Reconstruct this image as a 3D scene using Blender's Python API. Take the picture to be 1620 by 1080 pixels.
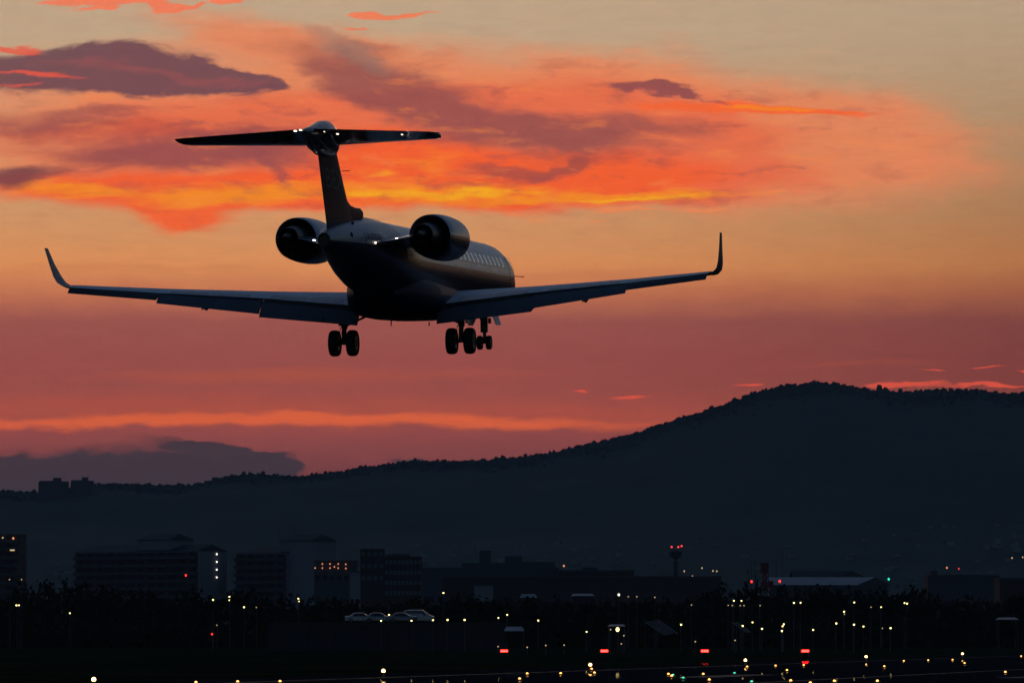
import bpy, math, random
from mathutils import Vector, Matrix
R = math.radians
random.seed(7)
for o in list(bpy.data.objects): bpy.data.objects.remove(o)
SC = bpy.context.scene
COL = SC.collection

# ------------------------------------------------------------------ camera
F, CH, PITCH = 8355.0, 3.2, math.atan2(993 - 540, 8355.0)
cam_d = bpy.data.cameras.new('camera'); cam = bpy.data.objects.new('camera', cam_d); COL.objects.link(cam)
cam_d.sensor_width = 36; cam_d.lens = F / 1620 * 36; cam_d.clip_start = 1; cam_d.clip_end = 60000
cam.location = (0, 0, CH); cam.rotation_euler = (math.pi / 2 + PITCH, 0, 0)
SC.camera = cam

# ------------------------------------------------------------------ world
def lin(c, k=1.0):
    f = lambda v: (v / 255) / 12.92 if v / 255 <= .04045 else ((v / 255 + .055) / 1.055) ** 2.4
    return (f(c[0]) * k, f(c[1]) * k, f(c[2]) * k, 1)

SUN_AZ, SUN_EL = R(-1.0), R(1.0)
world = bpy.data.worlds.new('World'); SC.world = world; world.use_nodes = True
def build_world():
    nt = world.node_tree; N = nt.nodes; L = nt.links; N.clear()
    def nd(t, **k):
        n = N.new(t)
        for a, b in k.items(): setattr(n, a, b)
        return n
    def put(sock, v):
        if hasattr(v, 'is_linked') or isinstance(v, bpy.types.NodeSocket): L.new(v, sock)
        else: sock.default_value = v
    def M(op, a, b=0.0, c=0.0, clamp=False):
        n = nd('ShaderNodeMath', operation=op, use_clamp=clamp)
        put(n.inputs[0], a); put(n.inputs[1], b); put(n.inputs[2], c)
        return n.outputs[0]
    def V(op, a, b=(0, 0, 0), c=(0, 0, 0)):
        n = nd('ShaderNodeVectorMath', operation=op)
        put(n.inputs[0], a); put(n.inputs[1], b)
        if op == 'MULTIPLY_ADD': put(n.inputs[2], c)
        return n.outputs['Value'] if op in ('DOT_PRODUCT', 'LENGTH') else n.outputs[0]
    def sstep(x, lo, hi, a=0.0, b=1.0):
        n = nd('ShaderNodeMapRange', interpolation_type='SMOOTHSTEP')
        put(n.inputs[0], x)
        for i, v in zip((1, 2, 3, 4), (lo, hi, a, b)): n.inputs[i].default_value = v
        return n.outputs[0]
    def mix(fac, a, b):
        n = nd('ShaderNodeMix', data_type='RGBA', clamp_factor=True)
        put(n.inputs[0], fac); put(n.inputs[6], a); put(n.inputs[7], b)
        return n.outputs[2]
    def ramp(x, stops):
        n = nd('ShaderNodeValToRGB'); cr = n.color_ramp
        while len(cr.elements) < len(stops): cr.elements.new(.5)
        for e, (p, c) in zip(cr.elements, sorted(stops)): e.position = p; e.color = c
        put(n.inputs[0], x); return n.outputs[0]
    tc = nd('ShaderNodeTexCoord').outputs['Generated']
    sx = nd('ShaderNodeSeparateXYZ'); L.new(tc, sx.inputs[0])
    az = M('MULTIPLY', M('ARCTAN2', sx.outputs[0], sx.outputs[1]), 57.29578)      # degrees from north (+Y)
    el = M('MULTIPLY', M('ARCSINE', sx.outputs[2]), 57.29578)
    # sky chart: hundredths of 145.83 to a degree
    u = M('MULTIPLY_ADD', az, 1.4583, 8.10); v = M('MULTIPLY_ADD', el, -1.4583, 9.93)
    cmb = nd('ShaderNodeCombineXYZ'); L.new(u, cmb.inputs[0]); L.new(v, cmb.inputs[1]); cmb.inputs[2].default_value = 1; p = cmb.outputs[0]
    def noise(vec, scale, det=4, rough=.55, col=False):
        n = nd('ShaderNodeTexNoise', noise_dimensions='2D'); n.inputs['Scale'].default_value = 1.0
        n.inputs['Detail'].default_value = det; n.inputs['Roughness'].default_value = rough
        L.new(V('MULTIPLY', vec, scale), n.inputs['Vector'])
        return n.outputs['Color'] if col else n.outputs['Fac']
    def warp(amount, scale, det=4, base=p):
        n = noise(base, scale, det, col=True)
        return V('MULTIPLY_ADD', V('SUBTRACT', n, (.5, .5, .5)), amount, base)
    pw = warp((1.6, .62, 0), (.38, .95, 1), 6)          # big billows
    pf = warp((.8, .26, 0), (.9, 2.6, 1), 6)            # fine, streaky
    pfw = warp((.55, .22, 0), (1.9, 5.0, 1), 5, pw)
    tex = noise(pw, (.55, 2.1, 1), 7, .6)
    tex3 = noise(pf, (1.1, 4.2, 1), 7, .62)
    texf = noise(p, (1.5, 7.5, 1), 6, .62)
    # --- clear dusk dome
    sky = nd('ShaderNodeTexSky', sky_type='NISHITA'); sky.sun_disc = False
    sky.sun_elevation = SUN_EL; sky.sun_rotation = SUN_AZ; sky.dust_density = 1.5; sky.ozone_density = 2.0
    dome = V('MULTIPLY', sky.outputs[0], (.125, .148, .180))
    # --- sunset belt: colour by elevation, edge of the low cloud deck roughened
    vs = nd('ShaderNodeSeparateXYZ'); L.new(pf, vs.inputs[0]); vy = vs.outputs[1]
    t = M('MULTIPLY_ADD', vy, 1 / 18.0, .5)             # 0 at v=-900, 1 at v=900
    at = lambda y: .5 + y / 1800
    belt = ramp(t, [(at(-880), lin((120, 124, 132))), (at(-500), lin((156, 150, 142))), (at(-150), lin((193, 170, 144))),
                    (at(60), lin((200, 170, 138))), (at(250), lin((206, 163, 120))), (at(340), lin((218, 156, 106))),
                    (at(420), lin((232, 150, 92))), (at(462), lin((208, 122, 84))), (at(510), lin((166, 89, 80))),
                    (at(565), lin((166, 84, 76))), (at(620), lin((170, 84, 74))), (at(652), lin((186, 88, 72))),
                    (at(684), lin((162, 80, 74))), (at(725), lin((146, 75, 72))), (at(790), lin((104, 58, 60))), (at(890), lin((60, 40, 46)))])
    dim = M('SUBTRACT', 1.0, M('MULTIPLY', sstep(u, 5.5, 29.0, 0.0, .80), sstep(v, -.5, 4.2, .25, 1.0)))
    belt = V('SCALE', belt); N[-1].inputs['Scale'].default_value = 1; L.new(dim, N[-1].inputs['Scale'])
    col = belt
    pr = {'w': pw, 'f': pf, 'x': pfw, 'p': p}
    def blob(c, r, rot=0.0, w='w'):
        cx, cy_, rx, ry = c[0] / 100, c[1] / 100, r[0] / 100, r[1] / 100
        if rot == 0:
            q = V('MULTIPLY_ADD', pr[w], (1 / rx, 1 / ry, 0), (-cx / rx, -cy_ / ry, 0)); d = V('DOT_PRODUCT', q, q)
        else:
            co, si = math.cos(R(rot)), math.sin(R(rot))
            X = V('DOT_PRODUCT', pr[w], (co / rx, si / rx, -(co * cx + si * cy_) / rx)); Y = V('DOT_PRODUCT', pr[w], (-si / ry, co / ry, (si * cx - co * cy_) / ry))
            d = M('MULTIPLY_ADD', X, X, M('MULTIPLY', Y, Y))
        return M('POWER', .3679, d)
    def layer(col, rgb, blobs, lo=.25, hi=.8, op=1.0, nz=.25, w='w', tx=None):
        s = None
        for b in blobs:
            g = blob(b[0], b[1], b[2] if len(b) > 2 else 0, w)
            if len(b) > 3: g = M('MULTIPLY', g, b[3])
            s = g if s is None else M('ADD', s, g)
        f = M('MULTIPLY_ADD', M('SUBTRACT', tex if tx is None else tx, .5), nz * 2, s)
        # noise only where the cloud is
        f = M('MINIMUM', f, M('MULTIPLY', s, 2.2))
        return mix(sstep(f, lo, hi, 0, op), col, lin(rgb))
    # main lit altocumulus sheet
    col = layer(col, (240, 138, 92), [((300, 205), (520, 130)), ((820, 190), (420, 105)), ((1180, 235), (330, 100), 0, .8), ((1400, 250), (260, 85), 0, .36), ((420, 60), (260, 30), 12, .5)], .22, .85, .9, .22)
    col = layer(col, (240, 112, 74), [((330, 230), (430, 95)), ((800, 200), (330, 85)), ((1080, 225), (250, 75), 0, .8), ((1010, 285), (330, 38))], .35, .95, .9, .25)
    # fiery lower half
    col = layer(col, (255, 98, 46), [((200, 305), (330, 34)), ((275, 345), (75, 34)), ((640, 300), (330, 34)), ((960, 275), (300, 42), 0, .9), ((600, 250), (150, 42)), ((200, 215), (300, 20), 0, .7)], .3, .95, .92, .3)
    col = layer(col, (255, 150, 34), [((620, 305), (380, 20)), ((100, 300), (180, 16), 4, .8), ((330, 318), (150, 16), -10, .7), ((985, 314), (260, 8), -2), ((655, 258), (120, 26), 0, .65)], .35, 1.15, .8, .55, 'f', texf)
    col = layer(col, (255, 182, 26), [((690, 306), (250, 9)), ((1000, 316), (130, 4), -3), ((600, 278), (80, 8), 0, .7)], .45, 1.1, .75, .5, 'f', texf)
    # mauve shadows inside the sheet
    col = layer(col, (150, 82, 80), [((640, 150), (130, 55), 25), ((790, 190), (170, 42), 12), ((900, 226), (140, 32), 3), ((560, 110), (170, 32), 14, .8), ((1050, 205), (120, 25), 5, .7)], .25, 1.25, .85, .42, 'x')
    col = layer(col, (150, 78, 80), [((300, 246), (190, 34), -4), ((60, 205), (170, 26)), ((420, 225), (150, 30), 0, .7), ((130, 245), (120, 16), 0, .7), ((430, 285), (36, 18), 70, .7), ((180, 180), (200, 10), 0, .5)], .25, 1.2, .85, .45, 'x')
    col = layer(col, (112, 66, 74), [((30, 283), (90, 20), -6)], .35, .95, .85, .3, 'f')
    col = layer(col, (165, 80, 72), [((790, 272), (120, 13)), ((905, 265), (60, 10), -6)], .25, 1.1, .8, .5, 'x')
    col = layer(col, (150, 120, 108), [((560, 78), (120, 18), 20)], .3, 1.0, .6, .2)
    # ragged light and shade through the whole sheet
    body = M('MINIMUM', M('ADD', blob((350, 215), (560, 120)), M('ADD', blob((850, 215), (420, 115)), blob((1180, 240), (280, 90)))), 1.0)
    col = mix(M('MULTIPLY', body, sstep(tex3, .52, .74, 0, .42)), col, lin((150, 78, 78)))
    col = mix(M('MULTIPLY', body, sstep(tex3, .46, .26, 0, .40)), col, lin((255, 138, 72)))
    # dark cloud upper left with pink seams
    col = layer(col, (116, 76, 84), [((90, 118), (190, 37)), ((230, 117), (150, 34), 3), ((365, 124), (90, 15), 4)], .34, .74, .94, .34, 'x')
    col = layer(col, (150, 84, 84), [((150, 112), (170, 10), 2, .8), ((340, 126), (110, 8), 3)], .4, 1.0, .8, .5, 'x', texf)
    col = layer(col, (236, 92, 70), [((20, 84), (46, 6), 3), ((60, 124), (100, 6), 2, .9), ((20, 140), (60, 5), -3, .7)], .35, .85, .85, .5, 'f', texf)
    # lens-shaped cloud on the right and its bright tail
    col = layer(col, (255, 106, 52), [((1120, 170), (170, 11), 2), ((1290, 179), (110, 5), 2)], .3, .9, .9, .45, 'f', texf)
    col = layer(col, (255, 138, 34), [((1230, 174), (90, 4.5), 2)], .4, .9, .8, .4, 'f', texf)
    col = layer(col, (146, 78, 80), [((1030, 147), (95, 10), 1), ((1100, 154), (60, 6), 8)], .3, .95, .9, .55, 'x', texf)
    # top wisps and stray flecks
    col = layer(col, (250, 124, 86), [((130, 4), (90, 9)), ((215, 12), (80, 10), 3), ((370, 3), (60, 7)), ((300, 18), (26, 4), -8)], .38, .7, .9, .6, 'x', texf)
    col = layer(col, (248, 126, 84), [((620, 27), (75, 6.5), -3), ((562, 45), (24, 3))], .4, .75, .9, .55, 'f', texf)
    col = layer(col, (246, 140, 84), [((1000, 332), (90, 4)), ((1118, 332), (28, 4)), ((945, 350), (20, 2))], .4, .8, .8, .6, 'f', texf)
    # low streaks
    col = layer(col, (190, 86, 66), [((380, 648), (560, 30)), ((980, 664), (200, 16), 0, .8)], .15, 1.2, .7, .35, 'f')
    col = layer(col, (240, 106, 62), [((100, 672), (300, 9), -1), ((420, 662), (330, 11)), ((760, 672), (230, 10), 2), ((970, 668), (120, 8), 0, .55)], .2, 1.25, .95, .45, 'f')
    col = layer(col, (186, 88, 68), [((380, 596), (300, 15)), ((150, 640), (300, 10), 0, .6), ((820, 590), (260, 10), 0, .5), ((1330, 575), (240, 8), 0, .6)], .3, 1.1, .75, .3, 'f')
    col = layer(col, (214, 128, 82), [((240, 425), (330, 7), 0, .8), ((900, 438), (300, 9), 0, .8)], .3, 1.0, .55, .3, 'f')
    col = layer(col, (240, 90, 66), [((1420, 607), (70, 4), -2), ((1560, 610), (150, 4)), ((1180, 609), (32, 3.5), -4), ((990, 628), (42, 4.5)), ((915, 619), (9, 4)), ((1480, 585), (26, 3)), ((1570, 582), (40, 2.6), -3), ((1640, 590), (40, 3))], .42, .95, .9, .6, 'f', texf)
    # cloud bank low on the left
    col = layer(col, (70, 57, 63), [((230, 770), (175, 58)), ((100, 768), (120, 42)), ((-20, 775), (120, 44)), ((380, 750), (75, 30), 6), ((330, 712), (90, 9), 3, .8), ((435, 744), (24, 16)), ((655, 724), (50, 7), 2, .7)], .36, .74, .95, .14, 'x')
    # thin streak texture over everything
    grain = M('MULTIPLY_ADD', texf, .16, .92)
    gs = nd('ShaderNodeVectorMath', operation='SCALE'); L.new(col, gs.inputs[0]); L.new(grain, gs.inputs['Scale'])
    # the belt sits round the sunset and melts into the dusk dome
    wa = sstep(M('ABSOLUTE', M('SUBTRACT', az, -3.0)), 12, 62, 1, 0)
    we = sstep(el, 7, 26, 1, 0)
    wt = M('MULTIPLY', wa, we)
    fin = mix(wt, dome, gs.outputs[0])
    bg = nd('ShaderNodeBackground'); L.new(fin, bg.inputs[0]); bg.inputs[1].default_value = 1.0
    out = nd('ShaderNodeOutputWorld'); L.new(bg.outputs[0], out.inputs[0])
build_world()
world.cycles.sampling_method = 'MANUAL'; world.cycles.sample_map_resolution = 512

# faint afterglow from the sunken sun
sd = bpy.data.lights.new('sun', 'SUN'); sd.energy = .05; sd.angle = R(8); sd.color = (1, .62, .36)
sun = bpy.data.objects.new('sun', sd); COL.objects.link(sun)
sun.rotation_euler = (math.pi / 2 - R(4), 0, R(1.0) + math.pi) ; sun.location = (0, 200, 120)

vs = SC.view_settings
SC.display_settings.display_device = 'sRGB'; vs.view_transform = 'Standard'; vs.look = 'None'; vs.exposure = 0; vs.gamma = 1; vs.use_curve_mapping = False
cy = SC.cycles
cy.use_denoising = True; cy.use_adaptive_sampling = True; cy.adaptive_threshold = .02; cy.adaptive_min_samples = 10; cy.max_bounces = 6; cy.diffuse_bounces = 2; cy.glossy_bounces = 4; cy.transparent_max_bounces = 8
cy.volume_bounces = 0; cy.sample_clamp_indirect = 4; cy.caustics_reflective = False; cy.caustics_refractive = False

# ------------------------------------------------------------------ helpers
def at(px, py, Y):
    """point of the place seen at chart position px,py, Y metres north of the camera"""
    xc, yc = (px - 810) / F, (540 - py) / F
    c, s = math.cos(PITCH), math.sin(PITCH)
    k = Y / (c - yc * s)
    return Vector((xc * k, Y, CH + (s + yc * c) * k))
MATS = {}
def mat(name, rgb, rough=.6, metal=0.0, noise=0.0, scale=1.0, coat=0.0, spec=.5, emit=None, es=0.0, stretch=(1, 1, 1), rvar=0.0, bump=0.0):
    if name in MATS: return MATS[name]
    m = bpy.data.materials.new(name); m.use_nodes = True; nt = m.node_tree; b = nt.nodes['Principled BSDF']
    b.inputs['Base Color'].default_value = (*rgb, 1); b.inputs['Roughness'].default_value = rough
    b.inputs['Metallic'].default_value = metal; b.inputs['Coat Weight'].default_value = coat; b.inputs['Specular IOR Level'].default_value = spec
    if noise or rvar or bump:
        tc = nt.nodes.new('ShaderNodeTexCoord'); mp = nt.nodes.new('ShaderNodeMapping'); mp.inputs[3].default_value = stretch
        nt.links.new(tc.outputs['Object'], mp.inputs[0])
        n = nt.nodes.new('ShaderNodeTexNoise'); n.inputs['Scale'].default_value = scale; n.inputs['Detail'].default_value = 6
        nt.links.new(mp.outputs[0], n.inputs['Vector'])
        if noise:
            r = nt.nodes.new('ShaderNodeValToRGB')
            r.color_ramp.elements[0].position = .25; r.color_ramp.elements[1].position = .75
            r.color_ramp.elements[0].color = (*[c * (1 - noise) for c in rgb], 1); r.color_ramp.elements[1].color = (*[min(1, c * (1 + noise)) for c in rgb], 1)
            nt.links.new(n.outputs[0], r.inputs[0]); nt.links.new(r.outputs[0], b.inputs['Base Color'])
        if rvar:
            q = nt.nodes.new('ShaderNodeMapRange'); q.inputs[1].default_value = .3; q.inputs[2].default_value = .7
            q.inputs[3].default_value = max(.01, rough - rvar); q.inputs[4].default_value = rough + rvar
            nt.links.new(n.outputs[0], q.inputs[0]); nt.links.new(q.outputs[0], b.inputs['Roughness'])
        if bump:
            bp = nt.nodes.new('ShaderNodeBump'); bp.inputs['Strength'].default_value = bump
            nt.links.new(n.outputs[0], bp.inputs['Height']); nt.links.new(bp.outputs[0], b.inputs['Normal'])
    if emit:
        b.inputs['Emission Color'].default_value = (*emit, 1); b.inputs['Emission Strength'].default_value = es
    MATS[name] = m
    return m
class MB:
    def __init__(s): s.v = []; s.f = []
    def add(s, vs, fs):
        o = len(s.v); s.v += [tuple(x) for x in vs]; s.f += [tuple(i + o for i in f) for f in fs]; return s
    def box(s, c, d, rz=0.0):
        x, y, z = d[0] / 2, d[1] / 2, d[2] / 2; cr, sr = math.cos(rz), math.sin(rz)
        vs = [(c[0] + a * x * cr - b * y * sr, c[1] + a * x * sr + b * y * cr, c[2] + e * z) for a in (-1, 1) for b in (-1, 1) for e in (-1, 1)]
        return s.add(vs, [(0, 1, 3, 2), (4, 6, 7, 5), (0, 4, 5, 1), (2, 3, 7, 6), (0, 2, 6, 4), (1, 5, 7, 3)])
    def loft(s, rings, cap=True, closed=True):
        n = len(rings[0]); vs = [p for r in rings for p in r]; fs = []
        for i in range(len(rings) - 1):
            for j in range(n if closed else n - 1):
                k = (j + 1) % n
                fs.append((i * n + j, i * n + k, (i + 1) * n + k, (i + 1) * n + j))
        if cap: fs += [tuple(range(n))[::-1], tuple(range((len(rings) - 1) * n, len(rings) * n))]
        return s.add(vs, fs)
    def tube(s, pts, rad, n=8):
        pts = [Vector(p) for p in pts]; rad = rad if isinstance(rad, (list, tuple)) else [rad] * len(pts); rings = []
        for i, p in enumerate(pts):
            d = (pts[min(i + 1, len(pts) - 1)] - pts[max(i - 1, 0)]).normalized()
            a = d.orthogonal().normalized(); b = d.cross(a)
            rings.append([p + (a * math.cos(t) + b * math.sin(t)) * rad[i] for t in [2 * math.pi * k / n for k in range(n)]])
        return s.loft(rings)
    def lathe(s, prof, f, n=32, cap=False):
        """prof: (along, radius); f(along, cos*r, sin*r) -> point"""
        return s.loft([[f(a, r * math.cos(2 * math.pi * k / n), r * math.sin(2 * math.pi * k / n)) for k in range(n)] for a, r in prof], cap)
    def ball(s, c, r, n=8, m=6):
        r = r if isinstance(r, (list, tuple)) else (r, r, r)
        rings = [[(c[0] + r[0] * math.sin(math.pi * i / m) * math.cos(2 * math.pi * k / n), c[1] + r[1] * math.sin(math.pi * i / m) * math.sin(2 * math.pi * k / n), c[2] + r[2] * math.cos(math.pi * i / m)) for k in range(n)] for i in [.02] + list(range(1, m)) + [m - .02]]
        return s.loft(rings)
    def mesh(s, name, m, smooth=None):
        me = bpy.data.meshes.new(name); me.from_pydata(s.v, [], s.f)
        import bmesh
        bm = bmesh.new(); bm.from_mesh(me); bmesh.ops.recalc_face_normals(bm, faces=bm.faces); bm.to_mesh(me); bm.free()
        if m: me.materials.append(m)
        if smooth is not None:
            me.polygons.foreach_set('use_smooth', [True] * len(me.polygons)); me.set_sharp_from_angle(angle=R(smooth))
        me.update(); return me
    def build(s, name, m, parent=None, smooth=None): return link(name, s.mesh(name, m, smooth), parent)
def link(name, me, parent=None):
    o = bpy.data.objects.new(name, me); COL.objects.link(o)
    if parent: o.parent = parent
    return o
def tag(o, label, cat, group=None):
    o['label'] = label; o['category'] = cat
    if group: o['group'] = group
    return o
def thing(name, label, cat, loc=(0, 0, 0), rz=0.0, group=None):
    o = link(name, None); o.location = loc; o.rotation_euler = (0, 0, rz); return tag(o, label, cat, group)
def struct(o, kind='structure'): o['kind'] = kind; return o
def copy_tree(o, parent=None):
    c = o.copy(); COL.objects.link(c)
    if parent: c.parent = parent
    for ch in list(o.children): copy_tree(ch, c)
    return c
def interp(tab, x):
    if x <= tab[0][0]: return tab[0][1:]
    for a, b in zip(tab, tab[1:]):
        if x <= b[0]:
            t = (x - a[0]) / (b[0] - a[0]); t = t * t * (3 - 2 * t) if len(tab[0]) == 2 and False else t
            return tuple(p + (q - p) * t for p, q in zip(a[1:], b[1:]))
    return tab[-1][1:]

# ------------------------------------------------------------------ setting: ground, runway, hills
M_grass = mat('dark_grass', (.022, .028, .012), .95, noise=.45, scale=.05, spec=0, bump=.2)
def wet_asphalt():
    m = mat('wet_asphalt', (.022, .023, .026), .6, spec=.5); nt = m.node_tree; b = nt.nodes['Principled BSDF']
    tc = nt.nodes.new('ShaderNodeTexCoord'); mp = nt.nodes.new('ShaderNodeMapping'); mp.inputs[2].default_value = (0, 0, R(14)); mp.inputs[3].default_value = (.35, .035, 1)
    nt.links.new(tc.outputs['Object'], mp.inputs[0])
    n = nt.nodes.new('ShaderNodeTexNoise'); n.inputs['Scale'].default_value = 1; n.inputs['Detail'].default_value = 7; n.inputs['Roughness'].default_value = .65
    nt.links.new(mp.outputs[0], n.inputs['Vector'])
    def rng_(o, i0, i1, a, b_):
        q = nt.nodes.new('ShaderNodeMapRange'); q.interpolation_type = 'SMOOTHSTEP'
        for k, v in zip((1, 2, 3, 4), (i0, i1, a, b_)): q.inputs[k].default_value = v
        nt.links.new(n.outputs[0], q.inputs[0]); nt.links.new(q.outputs[0], o)
    b.inputs['Roughness'].default_value = .014; 
    n2 = nt.nodes.new('ShaderNodeTexNoise'); n2.inputs['Scale'].default_value = 9; n2.inputs['Detail'].default_value = 1     # wet pores between dry stone
    nt.links.new(tc.outputs['Object'], n2.inputs['Vector'])
    gt = nt.nodes.new('ShaderNodeMath'); gt.operation = 'GREATER_THAN'; gt.inputs[1].default_value = .635; nt.links.new(n2.outputs[0], gt.inputs[0])
    ml = nt.nodes.new('ShaderNodeMath'); ml.operation = 'MULTIPLY'; nt.links.new(gt.outputs[0], ml.inputs[0]); rng_(ml.inputs[1], .46, .74, .35, .0); nt.links.new(ml.outputs[0], b.inputs['Specular IOR Level'])
    return m
M_tarmac = wet_asphalt()
M_paint = mat('runway_paint', (.07, .07, .072), .7, noise=.7, scale=.25, spec=.03)
M_hill = mat('wooded_hill', (.035, .05, .03), .95, noise=.4, scale=.01, spec=.1)
M_leaf = mat('foliage', (.015, .02, .010), .85, noise=.4, scale=.6, spec=.05)
M_bark = mat('bark', (.07, .05, .035), .9, noise=.3, scale=4)
g = MB(); g.add([(-9000, -3000, 0), (9000, -3000, 0), (9000, 13500, 0), (-9000, 13500, 0)], [(0, 1, 2, 3)])
struct(g.build('ground', M_grass))
HD = R(14.0); fw = Vector((math.sin(HD), math.cos(HD), 0)); rt = Vector((math.cos(HD), -math.sin(HD), 0))
E0 = Vector((-23.0, 291.0, 0))                                # first edge lamp of the left edge
def rwy(a, b, z): p = E0 + fw * a + rt * b; return (p.x, p.y, z)   # along, right of the edge lamps
def sheet(name, m, a0, a1, b0, b1, z, parent=None):
    return MB().add([rwy(a0, b0, z), rwy(a1, b0, z), rwy(a1, b1, z), rwy(a0, b1, z)], [(0, 1, 2, 3)]).build(name, m, parent)
struct(sheet('runway', M_tarmac, -170, 2200, -6, 69, .004))
rw = bpy.data.objects['runway']
sheet('edge_line', M_paint, -160, 2190, 1.2, 2.1, .008, rw)
sheet('centre_line', M_paint, -40, 2100, 31.1, 32, .008, rw)
for k in range(6):
    for side in (-1, 1): sheet('touchdown_bar', M_paint, 60 + 150 * k, 82 + 150 * k, 31.5 + side * (9 + 3.2), 31.5 + side * 9, .0085, rw)
for k in range(14):
    sheet('threshold_bar', M_paint, -150, -120, 4 + k * 4, 5.8 + k * 4, .0085, rw)

def fbm(x, y, s=1.0):
    from mathutils import noise as mn
    return mn.fractal(Vector((x * s, y * s, 3.7)), 1.0, 2.1, 5)
RIDGE = [(-4200, 790), (-2500, 760), (-1200, 790), (-500, 782), (-200, 765), (0, 773), (55, 777), (150, 761), (200, 759), (250, 765), (285, 765), (310, 760), (350, 750), (400, 745), (440, 746), (475, 747), (510, 744), (560, 738), (600, 730), (640, 724), (700, 725), (760, 723), (820, 719), (870, 711), (905, 702), (950, 697), (1000, 682), (1040, 667), (1080, 654), (1110, 646), (1150, 633), (1180, 621), (1205, 612), (1240, 605), (1300, 601), (1322, 600), (1350, 605), (1390, 613), (1420, 617), (1460, 615), (1500, 612), (1535, 610), (1560, 614), (1590, 618), (1650, 616), (1800, 640), (2300, 620), (3200, 680), (4500, 740), (6000, 800)]
RY = 7000.0
def hill_z(x, y):
    px = x / RY * F + 810
    zr = (993 - interp(RIDGE, px)[0]) / F * RY + CH - 5.5
    if y <= RY:
        t = max(0.0, min(1.0, (y - 5000) / (RY - 5000)))
        h = zr * (t ** 1.45) + 22 * fbm(x, y, .0021) * math.sin(math.pi * t) * (1 if t < .97 else .2)
        return h - 2.0 * (1 - t)
    return zr - (y - RY) * .05 + 0 * x
xs = [-6500, -5000, -4000, -3000, -2200, -1700] + [-1300 + 20 * i for i in range(131)] + [1700, 2200, 3000, 4000, 5000, 6500]
ys = [4950, 5100, 5300, 5500, 5700, 5900, 6100, 6250, 6400, 6500, 6600, 6700, 6780, 6850, 6910, 6950, 6980, 7000, 7060, 7200, 7600, 8400, 9500]
hm = MB(); nx = len(xs)
hm.add([(x, y, max(-.8, hill_z(x, y))) for y in ys for x in xs], [(j * nx + i, j * nx + i + 1, (j + 1) * nx + i + 1, (j + 1) * nx + i) for j in range(len(ys) - 1) for i in range(nx - 1)])
struct(hm.build('hills', M_hill, None, 80))

# woods along the crest: one mass of crowns
ICO = None
def crown_pts():
    t = (1 + 5 ** .5) / 2
    v = [(-1, t, 0), (1, t, 0), (-1, -t, 0), (1, -t, 0), (0, -1, t), (0, 1, t), (0, -1, -t), (0, 1, -t), (t, 0, -1), (t, 0, 1), (-t, 0, -1), (-t, 0, 1)]
    f = [(0, 11, 5), (0, 5, 1), (0, 1, 7), (0, 7, 10), (0, 10, 11), (1, 5, 9), (5, 11, 4), (11, 10, 2), (10, 7, 6), (7, 1, 8), (3, 9, 4), (3, 4, 2), (3, 2, 6), (3, 6, 8), (3, 8, 9), (4, 9, 5), (2, 4, 11), (6, 2, 10), (8, 6, 7), (9, 8, 1)]
    return [Vector(a).normalized() for a in v], f
IV, IF = crown_pts()
rng = random.Random(3); fm = MB()
for i in range(4600):
    x = rng.uniform(-900, 900)
    y = RY - abs(rng.gauss(0, 38))
    clump = fbm(x, 9.1, .012)
    big = rng.random() < .05
    r = (rng.uniform(1.6, 3.4) + (1.0 if big else 0)) * (1 + .3 * clump); h = r * rng.uniform(.8, 1.25) * (1.25 if big else 1)
    z = hill_z(x, y) + h * .35 + (.7 if big else .2) + 1.8 * clump
    ca, sa = math.cos(i), math.sin(i)
    vs = []
    for p in IV:
        k = rng.uniform(.72, 1.22)
        vs.append((x + (p.x * ca - p.y * sa) * r * k, y + (p.x * sa + p.y * ca) * r * k, z + p.z * h * k))
    fm.add(vs, IF)
fo = struct(fm.build('forest', M_hill), 'stuff'); tag(fo, 'dark woods covering the crest of the long hill', 'forest')

# small pale houses scattered on the lower hillside, too far to count
hs = MB(); rng = random.Random(11)
for i in range(700):
    c = rng.choice([(-.0, 90), (560, 260), (-260, 200), (-560, 160)])
    x = rng.gauss(c[0], c[1]); y = rng.uniform(5150, 6050); z = hill_z(x, y)
    hs.box((x, y, z + 2.5), (rng.uniform(4, 8), rng.uniform(5, 8), rng.uniform(2.5, 5)), rng.uniform(-.6, .6))
ho = struct(hs.build('hillside_houses', mat('pale_render', (.16, .155, .15), .8, noise=.5, scale=.05)), 'stuff'); tag(ho, 'far pale houses dotted over the foot of the hill', 'houses')

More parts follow.
